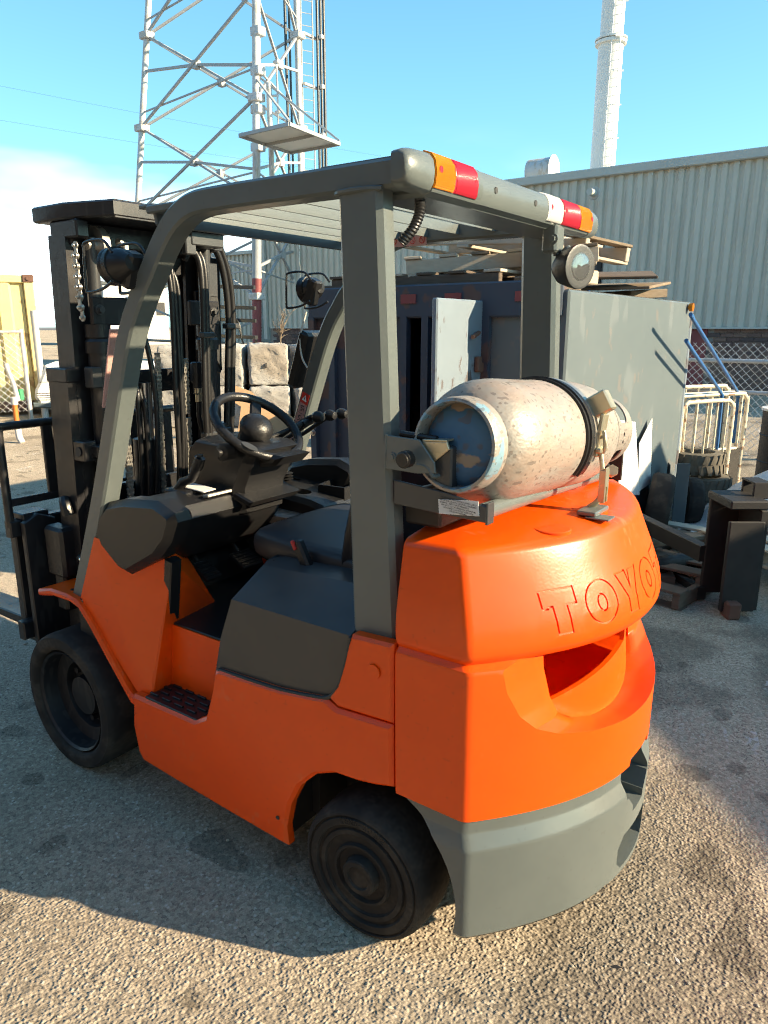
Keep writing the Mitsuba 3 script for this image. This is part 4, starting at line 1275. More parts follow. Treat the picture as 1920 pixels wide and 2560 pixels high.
# ---- side panels, fenders, cowl
SP = [(.985, .438), (.676, .443), (.622, .475), (.590, .560), (.566, .645), (.548, .655), (.42, .661), (.306, .668), (.200, .683), (.140, .694), (.112, .680), (.10, .676), (-.074, .688), (-.076, .516), (-.02, .500), (.036, .489), (.113, .482), (.179, .452), (.24, .391), (.279, .315), (.300, .228), (.294, .169), (.55, .176), (.80, .186), (.960, .194), (.983, .225), (1.0, .32)]
m = slab(SP, 'y', .492, .535, .010)
fk('side_panel', m, 'm_orange', 25, 'orange lower side panel with the rear wheel arch')
fk('side_panel', mirror(m), 'm_orange', 25)
RP = [(.048, .897), (-.076, .903), (-.076, .694), (.098, .683), (.128, .700), (.098, .742), (.078, .80), (.062, .86)]
m = slab(RP, 'y', .492, .5345, .008)
fk('rear_side_panel', m, 'm_orange', 25)
fk('rear_side_panel', mirror(m), 'm_orange', 25)
fk('access_plug', lathe([(0, 0), (.019, 0), (.019, .003), (0, .004)], 24, 'y', (-.022, .537, .82)), 'm_orange')
fk('drain_hole', lathe([(0, 0), (.006, 0), (.006, .002), (0, .002)], 12, 'y', (.325, .5365, .255)), 'm_ink')
# chassis and wheel wells behind the panels
fk('chassis', cat(pbox((.60, 0, .36), (.62, .78, .34)), pbox((.62, 0, .33), (1.5, .52, .30)), pbox((.05, 0, .62), (.36, .86, .16)), pbox((.02, 0, .36), (.5, .44, .3))), 'm_dark', smooth=False)
fk('wheel_well', cat(pbox((.33, .40, .33), (.02, .20, .32)), pbox((.10, .40, .52), (.44, .20, .02))), 'm_dark', smooth=False)
# step
fk('step_riser', hull([(.93, .42, .44), (.64, .42, .44), (.64, .42, .672), (.90, .42, .672), (.93, .30, .44), (.60, .30, .44), (.60, .30, .672), (.90, .30, .672)]), 'm_orange')
fk('step_plate', rbox((.80, .463, .440), (.26, .125, .012), .004), 'm_plastic', label='dark ribbed step plate')
STK = [k for k in scene if k.startswith(FK + '__step_plate')][0]
for i in range(4):
    for j in range(4):
        part(STK, 'tread_rib', rbox((.705 + .062 * i + .02 * (j % 2), .422 + .026 * j, .4485), (.040, .009, .006), .002), 'm_plastic', smooth=False)
# front fender
FEo = [(1.545, .660), (1.45, .680), (1.34, .682), (1.285, .668), (1.236, .622), (1.19, .570), (1.143, .516), (1.095, .462), (1.05, .412), (1.025, .385), (1.00, .378)]
FEi = [(.992, .415), (1.02, .420), (1.045, .440), (1.10, .505), (1.15, .560), (1.20, .616), (1.25, .664), (1.30, .700), (1.36, .708), (1.46, .706), (1.55, .684)]
m = slab(FEo + FEi, 'y', .290, .520, .008)
fk('front_fender', m, 'm_orange', 30)
fk('front_fender', mirror(m), 'm_orange', 30)
CWL = [(1.111, .497, .830), (.926, .497, .490), (.926, .497, .432), (1.00, .50, .42), (1.30, .50, .69), (1.27, .50, .72), (1.175, .497, .945), (.865, .42, .897), (.905, .408, .672), (.925, .405, .445), (1.15, .2, .90), (1.28, .2, .69), (1.0, .2, .45), (.93, .2, .67)]
m = hull(CWL)
fk('front_cowl', m, 'm_orange', 18)
fk('front_cowl', mirror(m), 'm_orange', 18)
fk('floor_trim', bar((.868, .418, .905), (.912, .412, .690), .035, .045, (0, 1, 0)), 'm_plastic')
fk('floor_trim', bar((.868, -.418, .905), (.912, -.412, .690), .035, .045, (0, 1, 0)), 'm_plastic')
fk('floor_mat', rbox((.80, 0, .672), (.56, .83, .012), .003), 'm_plastic')
fk('toe_board', hull([(1.08, y_, z_) for y_ in (-.42, .42) for z_ in (.66,)] + [(1.20, y_, .92) for y_ in (-.42, .42)] + [(1.24, y_, z_) for y_ in (-.42, .42) for z_ in (.66, .92)]), 'm_plastic')

# ---- grey engine hood, seat
hp = [(.592, .512, .60), (.565, .517, .660), (.547, .518, .75), (.488, .520, .886), (.062, .520, .886), (.062, .515, .60), (.52, .36, .938), (.062, .35, .955), (.60, .30, .60), (.56, .30, .93)]
fk('engine_hood', hull(hp + [(x_, -y_, z_) for x_, y_, z_ in hp]), 'm_hood', 12)
fk('hood_seal', sweep(smooth_path([(.556, .522, .650), (.42, .524, .657), (.306, .524, .664), (.20, .524, .679), (.135, .524, .695), (.100, .524, .735), (.075, .524, .80), (.058, .523, .885)], 5), rect_prof(.012, .010, .002), (0, 1, 0)), 'm_ink')
sc_ = smooth_path([(.70, .19), (.71, .0), (.70, -.19), (.64, -.25), (.30, -.255), (.18, -.22), (.18, .22), (.30, .255), (.64, .25)], 5, True)
cz = [(.935, .93), (.955, .985), (.985, 1.0), (1.012, .985), (1.028, .94), (1.034, .80), (1.030, .5)]
ctr = np.array([.44, 0])
fk('seat_cushion', rings_mesh([np.c_[(sc_ - ctr) * s_ + ctr, np.full(len(sc_), z_ - .055 + .02 * ((sc_[:, 0] - .2) / .5))] for z_, s_ in cz]), 'm_vinyl', 50)
fk('seat_base', rbox((.42, 0, .925), (.50, .44, .06), .01), 'm_dark')
bp = smooth_path([(.0, .24), (.02, -.24), (.06, -.25), (.10, -.22), (.10, .22), (.06, .25)], 4, True)
bctr = np.array([.06, 0])
fk('seat_backrest', rings_mesh([np.c_[(bp - bctr) * s_ + bctr + [.22 - .26 * (z_ - .95), 0], np.full(len(bp), z_)] for z_, s_ in [(.93, .8), (.95, .96), (1.05, 1.0), (1.16, 1.0), (1.24, .9), (1.27, .75), (1.285, .5)]]), 'm_vinyl', 50)
fk('seat_belt_buckle', rbox((.425, .285, .965), (.035, .03, .10), .008, rot(RY, 28)), 'm_plastic')
fk('buckle_button', rbox((.448, .3, .998), (.012, .012, .03), .003, rot(RY, 28)), 'm_red')
fk('seat_lever', tube(smooth_path([(.56, .24, .93), (.56, .30, .92), (.52, .31, .93)], 4), .009, 8), 'm_plastic')

# ---- dashboard, column, wheel, levers, console
DP = [(1.225, .88), (1.205, .95), (1.165, 1.02), (1.105, 1.065), (1.010, 1.085), (.90, 1.060), (.872, 1.02), (.90, .96), (.95, .90), (1.00, .85), (1.06, .82)]
dl = slab([(1.200, .935), (1.160, 1.025), (1.105, 1.073), (1.010, 1.096), (.85, 1.112), (.775, 1.085), (.765, 1.055), (.80, .985), (.860, .925), (1.019, .838), (1.07, .845)], 'y', .395, .492, .022)
fk('dash_cowl', dl, 'm_plastic', 40, 'rounded black cowl at the foot of the left front pillar')
fk('dash_cowl', mirror(dl), 'm_plastic', 40)
fk('dashboard', slab(DP, 'y', -.115, .40, .012), 'm_plastic', 35)
fk('instruction_plate', rbox((.985, .205, 1.089), (.13, .055, .004), .001, rot(RY, -3) @ rot(RX, -2)), 'm_sticker')
fk('dash_strip', rbox((.905, .185, 1.074), (.03, .11, .012), .003, rot(RY, 14)), 'm_steel')
fk('parking_brake_lever', cat(tube([(1.05, .245, 1.07), (1.02, .235, 1.11), (.985, .225, 1.125), (.955, .22, 1.175), (.945, .218, 1.20)], [.018, .017, .017, .020, .019], 12), rbox((1.03, .245, 1.07), (.12, .05, .03), .008)), 'm_plastic', 40)
fk('lever_button', lathe([(0, 0), (.010, 0), (.010, .008), (0, .010)], 14, 'z', (.944, .218, 1.203)), 'm_ink')


def loft(secs, m_, name, smooth=35, n=5, b=.03):
    rings = []
    for (x0_, x1_, y0_, y1_, z0_, z1_) in secs:     # z0 at the rear edge, z1 at the front edge
        p = [(x0_, y0_ + b), (x0_, y1_ - b), (x0_ + b, y1_), (x1_ - b, y1_), (x1_, y1_ - b), (x1_, y0_ + b), (x1_ - b, y0_), (x0_ + b, y0_)]
        rings.append(np.array([(px_, py_, z0_ + (z1_ - z0_) * (px_ - x0_) / (x1_ - x0_)) for px_, py_ in p]))
    return fk(name, rings_mesh(rings), m_, smooth)


loft([(.865, 1.13, -.12, .12, .99, .99), (.86, 1.15, -.125, .13, 1.08, 1.10), (.80, 1.13, -.125, .135, 1.185, 1.20), (.775, 1.10, -.12, .13, 1.222, 1.232), (.80, 1.07, -.10, .11, 1.236, 1.246)], 'm_plastic', 'steering_column')
fk('column_shroud', slab([(.70, 1.205), (.86, 1.215), (.88, 1.185), (.86, 1.150), (.74, 1.170)], 'y', -.08, .075, .012), 'm_plastic')
fk('column_collar', slab([(.80, 1.045), (.90, 1.075), (.90, 1.055), (.82, 1.025)], 'y', -.125, .125, .006), 'm_plastic')
fk('rubber_boot', cat([lathe([(.016, 0), (.030, .005), (.016, .010)], 16, 'y', (.862, .145 + .011 * i, 1.222)) for i in range(5)], between((.862, .12, 1.222), (.862, .215, 1.222), .013, 12)), 'm_plastic')
tilt = rot(RY, -37)
sw = np.array([.893, .0, 1.278])
au = tilt @ np.array([0, 0, 1.0])
SWK = thing_key = FK + '__steering_wheel'
ring = np.array([sw + tilt @ np.array([.162 * math.cos(a_), .162 * math.sin(a_), .012]) for a_ in np.linspace(0, 2 * np.pi, 64, endpoint=False)])
fk('steering_wheel', tube(ring, [.0165 + .0012 * math.sin(i * 2.2) * (8 < i < 26) for i in range(64)], 14, closed=True), 'm_plastic', 60)


def wput(mm):
    return outward(trimesh.Trimesh(np.array(mm.vertices) @ tilt.T + sw, mm.faces, process=False))


part(SWK, 'hub', wput(lathe([(0, -.08), (.045, -.08), (.05, -.03), (.060, -.008), (.062, 0), (.060, .016), (.048, .034), (.028, .045), (0, .048)], 32)), 'm_plastic', 50)
for a_ in (-38, 178, 90):
    Rr = rot(RZ, a_)
    q0, q1 = Rr @ np.array([.05, 0, -.01]), Rr @ np.array([.158, 0, .008])
    if a_ == 90:
        continue
    part(SWK, 'spoke', wput(bar(q0, q1, .042, .016, (0, 0, 1), .005)), 'm_plastic')
ea = math.radians(128)
part(SWK, 'emblem', wput(outward(trimesh.Trimesh(np.array(lathe([(.0, 0), (.020, 0), (.020, .0035), (0, .004)], 20).vertices) * [.75, 1.5, 1] @ rot(RZ, math.degrees(ea)).T + [.162 * math.cos(ea), .162 * math.sin(ea), .0265], lathe([(.0, 0), (.020, 0), (.020, .0035), (0, .004)], 20).faces, process=False))), 'm_hood', label='small oval emblem on the rim')
for k, (y_, x_) in enumerate(((-.20, 0), (-.265, -.005), (-.33, -.01))):
    b_ = np.array([1.06 + x_, y_ + .02, 1.02])
    tpt = np.array([.80 + x_, y_ - .03, 1.305])
    lk = fk('hydraulic_lever', tube(smooth_path([b_, b_ + [-.02, 0, .14], (b_ + tpt) / 2 + [0.02, 0, .07], tpt + [.05, 0, -.008], tpt], 5), .0085, 8), 'm_plastic')
    part(lk, 'knob', lathe([(0, -.026), (.014, -.024), (.021, -.008), (.022, .006), (.015, .020), (0, .024)], 18, 'x', tpt), 'm_plastic')
    part(lk, 'boot', cat([lathe([(.014, 0), (.028, .005), (.014, .010)], 14, 'z', (b_[0] - .004, y_ + .02, .985 + .012 * i)) for i in range(6)]), 'm_plastic')
fk('direction_lever', cat(tube([(.90, -.06, 1.235), (.87, -.15, 1.262), (.85, -.23, 1.285)], [.008, .008, .013], 10), tube([(.85, -.20, 1.275), (.84, -.26, 1.292)], .014, 12)), 'm_plastic')
# console with cup holder on the right
CO = [(.70, .80), (.70, .94), (.735, .985), (.80, .998), (1.22, 1.030), (1.26, 1.0), (1.26, .80)]
com = man(slab(CO, 'y', -.485, -.155, .018))
com = com - manifold3d.Manifold.cylinder(.09, .036, .036, 36, True).scale([1.25, 1, 1]).translate([.90, -.235, 1.0]) - man(hull([(x_, y_, z_) for x_, y_ in ((.76, -.40), (.86, -.41), (.83, -.30), (.75, -.31)) for z_ in (.93, 1.1)]))
for yy in (-.36, -.41):
    com = com - man(rbox((1.09, yy, 1.02), (.15, .022, .06), .006))
fk('side_console', unman(com), 'm_plastic', 35, 'black side console with cup holder')
fk('console_tray', unman(man(hull([(x_, y_, z_) for x_, y_ in ((.735, -.42), (.885, -.43), (.855, -.285), (.73, -.295)) for z_ in (.96, 1.030)])) - man(hull([(x_, y_, z_) for x_, y_ in ((.745, -.41), (.875, -.42), (.845, -.297), (.74, -.305)) for z_ in (.94, 1.2)]))), 'm_plastic')
fk('console_bracket', hull([(.78, -.13, .925), (.95, -.10, .93), (.95, -.18, .955), (.76, -.18, .95), (.78, -.13, .90), (.95, -.10, .90), (.95, -.18, .90), (.76, -.18, .90)]), 'm_steel', label='bright metal bracket below the console')
fk('bracket_edge', rbox((.865, -.108, .895), (.17, .012, .022), .003, rot(RZ, -8)), 'm_orange')
fk('inner_panel', hull([(1.12, -.13, .98), (1.18, -.13, .70), (.98, -.30, .90), (.98, -.30, .70), (1.2, -.4, .98), (1.2, -.4, .70)]), 'm_plastic')
# pedals
for k, (x_, y_, w_, l_) in enumerate(((1.02, .16, .075, .10), (1.00, -.02, .10, .09), (.99, -.20, .07, .16))):
    pk = fk('pedal', rbox((x_, y_, .765), (l_, w_, .018), .005, rot(RY, -28)), 'm_plastic')
    part(pk, 'arm', tube([(x_ + .02, y_, .76), (x_ + .09, y_, .84), (x_ + .13, y_, .95)], .010, 8), 'm_dark')
    for j in range(5):
        part(pk, 'rib', rbox(np.array([x_, y_, .765]) + rot(RY, -28) @ np.array([-l_ / 2 + .012 + j * (l_ - .024) / 4, 0, .011]), (.006, w_ - .012, .006), .002, rot(RY, -28)), 'm_plastic', smooth=False)

# ---- wheels
def wheel(key, R, w, c, yaw, solid, hubdepth):
    Rw = rot(RZ, yaw)
    put = lambda q: outward(trimesh.Trimesh(np.array(q.vertices) @ Rw.T + np.asarray(c, float), q.faces, process=False))
    ax = lambda pr, n=56: put(lathe(pr, n, 'y'))
    h = w / 2
    if solid:                                             # steered rear wheel, nearly flat outer face with rings
        pr = [(R * .55, -h + .01), (R * .9, -h), (R * .985, -h + .012), (R, -h + .03), (R, h - .045), (R * .985, h - .022), (R * .955, h - .006), (R * .915, h + .003), (R * .88, h + .005), (R * .865, h - .001), (R * .85, h - .001), (R * .835, h + .005), (R * .74, h + .005), (R * .72, h - .004), (R * .68, h - .005), (R * .665, h + .002), (R * .60, h + .002)]
        a = -1
    else:
        pr = [(R * .74, -h + .01), (R * .93, -h), (R * .985, -h + .012), (R, -h + .03), (R, h - .03), (R * .985, h - .012), (R * .955, h - .003), (R * .85, h), (R * .80, h - .002), (R * .765, h - .012), (R * .75, h - .03)]
    ang_ = np.arange(56) * 2 * np.pi / 56
    rg_ = [np.stack([np.cos(ang_) * r_, np.full(56, y_), np.sin(ang_) * r_], 1) for r_, y_ in pr]
    tk = fk(key, put(outward(rings_mesh(rg_ + [rg_[0]], False, False))), 'm_tyre', 40)
    if solid:
        rim = [(0, h - .02), (R * .62, h - .02), (R * .60, -h - .000), (R * .585, -h + .006), (R * .46, -h + .008), (R * .44, -h - .002), (R * .405, -h - .002), (R * .385, -h + .009), (R * .275, -h + .010), (R * .255, -h - .012), (R * .235, -h - .016), (R * .17, -h - .016), (R * .155, -h - .010), (0, -h - .010)]
        part(tk, 'hub_cap', ax([(r_, -y_) for r_, y_ in rim]), 'm_tyre', 30)
    else:
        rim = [(0, h - .03), (R * .78, h - .03), (R * .76, -h + .028), (R * .73, -h + .012), (R * .70, -h + .020), (R * .68, -h + .075), (R * .50, -h + .085), (R * .47, -h + .12), (R * .30, -h + .12), (R * .28, -h + .07), (0, -h + .065)]
        part(tk, 'rim', ax([(r_, -y_) for r_, y_ in rim]), 'm_rim', 30)
        for j in range(8):
            a_ = j * math.pi / 4
            q0 = np.array([math.cos(a_) * R * .39, h - .12, math.sin(a_) * R * .39])
            part(tk, 'wheel_nut', put(tube([q0, q0 + [0, .025, 0]], .013, 6)), 'm_rim', smooth=False)
    return tk


fw = wheel('front_wheel', .267, .200, (1.41, .435, .267), 0, False, .08)
wheel('front_wheel', .267, .200, (1.41, -.435, .267), 180, False, .08)
rw = wheel('rear_wheel', .2, .150, (.033, .452, .2), 2, True, 0)
wheel('rear_wheel', .2, .150, (.033, -.452, .2), 182, True, 0)
# moulded size marking on the rear tyre
txt = meshkit.text_mesh('16X6-10 1/2', .017, .0025)
tv_ = np.array(txt.vertices)
Rw = rot(RZ, 2)
aa = math.pi / 2 + .42 - tv_[:, 0] / (.2 * .80)
rad = .2 * .76 + tv_[:, 1]
tv3 = np.stack([-np.cos(aa) * rad * -1, np.full(len(aa), .0785) + tv_[:, 2], np.sin(aa) * rad], 1)
tv3[:, 0] *= -1
part(rw, 'size_marking', trimesh.Trimesh(tv3 @ Rw.T + [.033, .452, .2], txt.faces[:, ::-1], process=False), 'm_tyre', smooth=False, kind=None)
fk('rear_axle', pbox((.012, 0, .204), (.12, .62, .10)), 'm_dark')
fk('front_axle', cat(pbox((1.41, 0, .267), (.18, .62, .18)), pbox((1.35, .40, .50), (.10, .10, .25))), 'm_dark')

# ---- overhead guard
OG = FK + '__overhead_guard'


def og(name, mesh, m='m_grey', smooth=30, label=None):
    return part(OG, name, mesh, m, smooth, label)


gp = np.array([(-.052, 1.943), (.25, 1.944), (.48, 1.944), (.60, 1.938), (.68, 1.905), (.742, 1.850), (.80, 1.780), (.86, 1.708), (.948, 1.561), (1.14, 1.092), (1.335, .672)])
gs = smooth_path(np.c_[gp[:, 0], np.zeros(len(gp)), gp[:, 1]], 7)
tt = np.gradient(gs, axis=0)
tt /= np.linalg.norm(tt, axis=1, keepdims=True)
nrm_ = np.stack([-tt[:, 2], tt[:, 1] * 0, tt[:, 0]], 1)
down = np.clip((1.95 - gs[:, 2]) / 1.28, 0, 1)
wid = .058 + .014 * down


def guard_side(y0, y1):
    rings = []
    for k in range(len(gs)):
        w_, c_ = wid[k] / 2, .007
        yy = (y0, y1)
        prof_ = [(-w_, y0 + c_), (-w_, y1 - c_), (-w_ + c_, y1), (w_ - c_, y1), (w_, y1 - c_), (w_, y0 + c_), (w_ - c_, y0), (-w_ + c_, y0)]
        rings.append(np.array([gs[k] + nrm_[k] * a_ + [0, b_, 0] for a_, b_ in prof_]))
    return rings_mesh(rings)


gl = guard_side(.425, .492)
scene[OG] = mikit.ply(gl, 'm_grey', smooth=25)
og('side_beam', mirror(gl), smooth=25)
m = hull([(-.062, .498, .89), (.073, .498, .89), (-.062, .440, .89), (.073, .440, .89), (-.016, .492, 1.914), (.103, .492, 1.914), (-.016, .436, 1.914), (.103, .436, 1.914)])


def rear_post():
    rings = []
    for z_, xa, xb in ((.885, -.062, .074), (1.4, -.036, .088), (1.915, -.014, .104)):
        c_ = .012
        y0, y1 = .438, .498
        rings.append(np.array([(xa, y0 + c_, z_), (xa, y1 - c_, z_), (xa + c_, y1, z_), (xb - c_, y1, z_), (xb, y1 - c_, z_), (xb, y0 + c_, z_), (xb - c_, y0, z_), (xa + c_, y0, z_)]))
    return rings_mesh(rings)


rp = rear_post()
og('rear_post', rp, smooth=35)
og('rear_post', mirror(rp), smooth=35)
wl = tube(smooth_path([(-.018, .494, 1.914), (.03, .499, 1.916), (.10, .499, 1.914), (.108, .47, 1.914)], 5), .0055, 6)
og('weld_bead', jitter(wl, .002, 60, 2))
for y_ in (.458, -.458):
    og('foot_plate', rbox((1.335, y_, .690), (.115, .085, .016), .004))
    og('foot_bolt', cat(bolt((1.375, y_ + .02, .697), (0, 0, 1), .009, .014), bolt((1.290, y_ + .03, .697), (0, 0, 1), .009, .014)), 'm_black')
og('front_header', slab([(.796, 1.908), (.802, 1.958), (.812, 1.966), (.875, 1.966), (.875, 1.955), (.818, 1.955), (.806, 1.906)], 'y', -.44, .44, .003), smooth=25)
og('front_support', rbox((.735, .430, 1.948), (.18, .05, .022), .004))
og('front_support', rbox((.735, -.430, 1.948), (.18, .05, .022), .004))
for x_ in (.690, .570, .450, .325, .190):
    og('roof_bar', slab([(x_ - .003, 1.932), (x_ + .001, 1.964), (x_ + .040, 1.966), (x_ + .040, 1.958), (x_ + .008, 1.956), (x_ + .004, 1.932)], 'y', -.430, .430, .002), smooth=25)
og('rear_plate', rbox((-.015, 0, 1.925), (.14, .86, .05), .008))
og('top_sheet', rbox((.05, .36, 1.976), (.24, .22, .006), .002))
# warning decals
og('decal', rbox((.53, -.4235, 1.925), (.155, .003, .036), .001), 'm_pink', label='strip of small pictograms inside the right beam')
DCK = [k for k in scene if k.startswith(OG + '__decal')][0]
for j in range(4):
    lathe_ = tube(np.array([(.47 + .04 * j + .011 * math.cos(a_), -.4215, 1.925 + .011 * math.sin(a_)) for a_ in np.linspace(0, 2 * np.pi, 14, endpoint=False)]), .0014, 4, closed=True)
    part(DCK, 'pictogram', cat(lathe_, between((.462 + .04 * j, -.4215, 1.917), (.478 + .04 * j, -.4215, 1.933), .0014, 4)), 'm_red', smooth=False)

# right front pillar decals: red triangle square and pictograms, along the pillar's outer-rear face seen from the driver's side
k0 = np.argmin(abs(gs[:, 2] - 1.36))
dd_ = np.array([.948 - 1.14, 0, 1.561 - 1.092])
dd_ /= np.linalg.norm(dd_)
dn_ = np.array([dd_[2], 0, -dd_[0]])
db = np.array([1.070, -.4245, 1.262])
DR = np.stack([dn_, [0, 1, 0], dd_], 1)
og('decal', rbox(db, (.040, .002, .225), .0005, DR), 'm_pink', label='vertical strip of warning pictograms on the right front pillar')
wk = og('warning_square', rbox(db + dd_ * .090 + [0, .0008, 0], (.041, .0024, .046), .0005, DR), 'm_red', label='red square with a white warning triangle')
tri = [db + dd_ * (.090 + a_) + dn_ * b_ + [0, .0025, 0] for a_, b_ in ((.014, 0), (-.011, -.014), (-.011, .014))]
og('warning_triangle', hull(tri + [q_ - [0, .002, 0] for q_ in tri]), 'm_white', smooth=False)
og('triangle_mark', hull([db + dd_ * (.090 + a_) + dn_ * b_ + [0, o_, 0] for a_, b_ in ((.006, -.0018), (.006, .0018), (-.006, -.001), (-.006, .001)) for o_ in (.0024, .0032)]), 'm_ink', smooth=False)
for j in range(4):
    o_ = db + dd_ * (.045 - .044 * j) + [0, .0015, 0]
    og('pictogram', cat(rbox(o_ - dd_ * .022, (.040, .0012, .0016), .0002, DR), tube(smooth_path([o_ + dd_ * .012 - dn_ * .008, o_ + dd_ * .008 + dn_ * .009, o_ - dd_ * .004 - dn_ * .003, o_ - dd_ * .012 + dn_ * .008], 3), .0019, 5), between(o_ + dd_ * .006 - dn_ * .010, o_ - dd_ * .010 - dn_ * .010, .0016, 5)), 'm_ink', smooth=False)

# ---- tail light bar
LBp = [(-.052, 1.907), (-.080, 1.902), (-.096, 1.909), (-.105, 1.923), (-.108, 1.945), (-.104, 1.968), (-.094, 1.981), (-.076, 1.987), (-.052, 1.985)]
lbc = np.array([-.072, 1.945])


def lb_slab(y0, y1, grow=0.0, bev=.002, only_rear=False):
    p = np.array(LBp)
    p = inset(p[::-1] if 0.5 * np.sum(p[:, 0] * np.roll(p[:, 1], -1) - p[:, 1] * np.roll(p[:, 0], -1)) < 0 else p, -grow)
    return slab(p, 'y', y0, y1, bev)


def lb_end(y_tip, y_in):
    sg = 1 if y_tip > y_in else -1
    L_ = abs(y_tip - y_in)
    rings = []
    p = np.array(LBp)
    for f_, s_ in ((0, 1), (.35, .985), (.62, .94), (.82, .86), (.94, .74), (1, .6)):
        q_ = (p - lbc) * s_ + lbc
        rings.append(np.stack([q_[:, 0], np.full(len(q_), y_in + sg * L_ * f_), q_[:, 1]], 1))
    return rings_mesh(rings)


LK = fk('tail_light_bar', lb_slab(.232, -.490, 0, .001), 'm_grey', 30, 'grey rear lamp housing across the top of the guard')
part(LK, 'end_cap', lb_end(.522, .43), 'm_grey', 45)
part(LK, 'end_cap', lb_end(-.580, -.495), 'm_grey', 45)
part(LK, 'end_section', lb_slab(.428, .218, .0012, .002), 'm_grey', 30)
part(LK, 'seam', lb_slab(.2175, .2135, -.003, .0005), 'm_ink', 30)


def lens(y0, y1):
    a_ = man(lb_slab(y0, y1, .004, .003))
    return unman(a_ - man(pbox((0, 0, 1.95), (.15, 2, .3))) - man(pbox((-.06, 0, 1.88), (.3, 2, .07))))


for y0, y1, m_, nm, lab in ((.428, .346, 'm_amber', 'amber_lens', 'left amber turn signal lens'), (.344, .243, 'm_redlens', 'red_lens', 'left red tail lens'),
                            (-.163, -.262, 'm_clearlens', 'clear_lens', 'clear reversing lens'), (-.266, -.398, 'm_redlens', 'red_lens', 'right red tail lens'), (-.400, -.496, 'm_amber', 'amber_lens', 'right amber turn signal lens')):
    part(LK, nm, lens(y0, y1), m_, 30, lab)
for y_, z_ in ((.410, 1.952), (.256, 1.948), (-.178, 1.95), (-.281, 1.952), (-.486, 1.952)):
    part(LK, 'lens_screw', lathe([(0, 0), (.007, 0), (.007, .004), (0, .004)], 12, 'x', (-.112, y_, z_)), 'm_redlens')
for y_ in (.153, -.075):
    part(LK, 'screw_hole', lathe([(0, 0), (.0075, 0), (.0075, .003), (0, .003)], 14, 'x', (-.1095, y_, 1.947)), 'm_ink')
cond = smooth_path([(-.05, .400, 1.91), (-.055, .405, 1.875), (-.045, .415, 1.84), (-.02, .425, 1.81)], 12)
fk('conduit', tube(cond, [.011 + .0016 * (i % 2) for i in range(len(cond))], 12), 'm_hose')

# ---- lamps
def round_lamp(name, c, d, r, depth, lensm, guard=False, label=None):
    d = np.asarray(d, float) / np.linalg.norm(d)
    c = np.asarray(c, float)
    a_ = np.cross(d, [0, 0, 1.0])
    a_ /= np.linalg.norm(a_)
    Rm = np.stack([a_, np.cross(d, a_), d], 1)
    put = lambda q: outward(trimesh.Trimesh(np.array(q.vertices) @ Rm.T + c, q.faces, process=False))
    k = fk(name, put(lathe([(0, -depth), (r * .45, -depth * .95), (r * .80, -depth * .62), (r * .97, -depth * .2), (r * 1.0, 0), (r * 1.04, .003), (r * 1.04, .012), (r * .97, .012), (r * .93, .003), (0, .002)], 36)), 'm_plastic', 40, label)
    return k, put, c, d


wk_, put, wc_, wd_ = round_lamp('rear_work_lamp', (-.155, -.268, 1.797), (-.93, .34, -.02), .0585, .075, None, label='round clear rear work lamp on the right post')
part(wk_, 'reflector', put(lathe([(.004, -.032), (.03, -.022), (.052, .006), (.054, .006), (.054, .004), (.03, -.026), (.004, -.036)], 30)), 'm_chrome', 40)
part(wk_, 'bulb', put(cat(lathe([(0, -.03), (.011, -.03), (.011, -.008), (.006, -.001), (0, 0)], 16), rbox((0, .0, -.016), (.085, .008, .012), .003), rbox((.024, .0, -.006), (.018, .03, .012), .004), rbox((-.024, .0, -.006), (.018, .03, .012), .004))), 'm_white', 40)
part(wk_, 'glass', put(lathe([(.052, .0095), (.048, .013), (.03, .0185), (.0, .0205), (.0, .0195), (.03, .0175), (.048, .012), (.052, .0085)][::-1], 30)), 'm_glass', 40)
part(wk_, 'bezel', put(lathe([(.051, .007), (.0605, .007), (.0605, .015), (.053, .016)], 36)), 'm_hood', 40)
part(wk_, 'bracket', cat(rbox((-.085, -.25, 1.875), (.045, .05, .075), .006), bolt((-.10, -.222, 1.872), (0, 1, 0), .010, .014), tube([(-.12, -.268, 1.85), (-.13, -.268, 1.835)], .014, 12), rbox((-.09, -.285, 1.875), (.012, .05, .09), .003)), 'm_grey')
for sg, c_, nm in ((1, (.90, .515, 1.797), 'left'), (-1, (1.035, -.455, 1.775), 'right')):
    k_, put, hc, hd = round_lamp('front_work_lamp', c_, (.95, .05 * sg, -.10), .050, .078, None, label='black round front work lamp with a wire guard, %s side' % nm)
    part(k_, 'lens', put(lathe([(0, 0), (.045, 0), (.04, .008), (0, .016)], 30)), 'm_clearlens', 40)
    part(k_, 'top_shine_cap', put(lathe([(.048, -.02), (.0515, -.02), (.0515, -.004), (.048, -.004)], 36)), 'm_plastic', 40)
    gx_ = c_[0] + .02
    gy0, gy1 = c_[1] - .055, c_[1] + .055
    for yy in (gy0, gy1):
        part(k_, 'guard_wire', tube(smooth_path([(gx_ - .090, yy, c_[2] + .03), (gx_ - .06, yy, c_[2] + .060), (gx_ - .02, yy, c_[2] + .066), (gx_ + .030, yy, c_[2] + .062), (gx_ + .040, yy, c_[2] + .045), (gx_ + .045, yy, c_[2] - .055), (gx_ + .035, yy, c_[2] - .070), (gx_ - .03, yy, c_[2] - .064), (gx_ - .08, yy, c_[2] - .045)], 4), .0042, 8), 'm_plastic')
    part(k_, 'bracket', rbox((c_[0] - .045, c_[1] - .02 * sg, c_[2] - .01), (.05, .05, .10), .008, rot(RY, -22)), 'm_plastic')
fk('lamp_cable', tube(smooth_path([(1.03, -.44, 1.69), (1.05, -.425, 1.60), (1.045, -.42, 1.52), (1.02, -.425, 1.47)], 6), .004, 6), 'm_post')
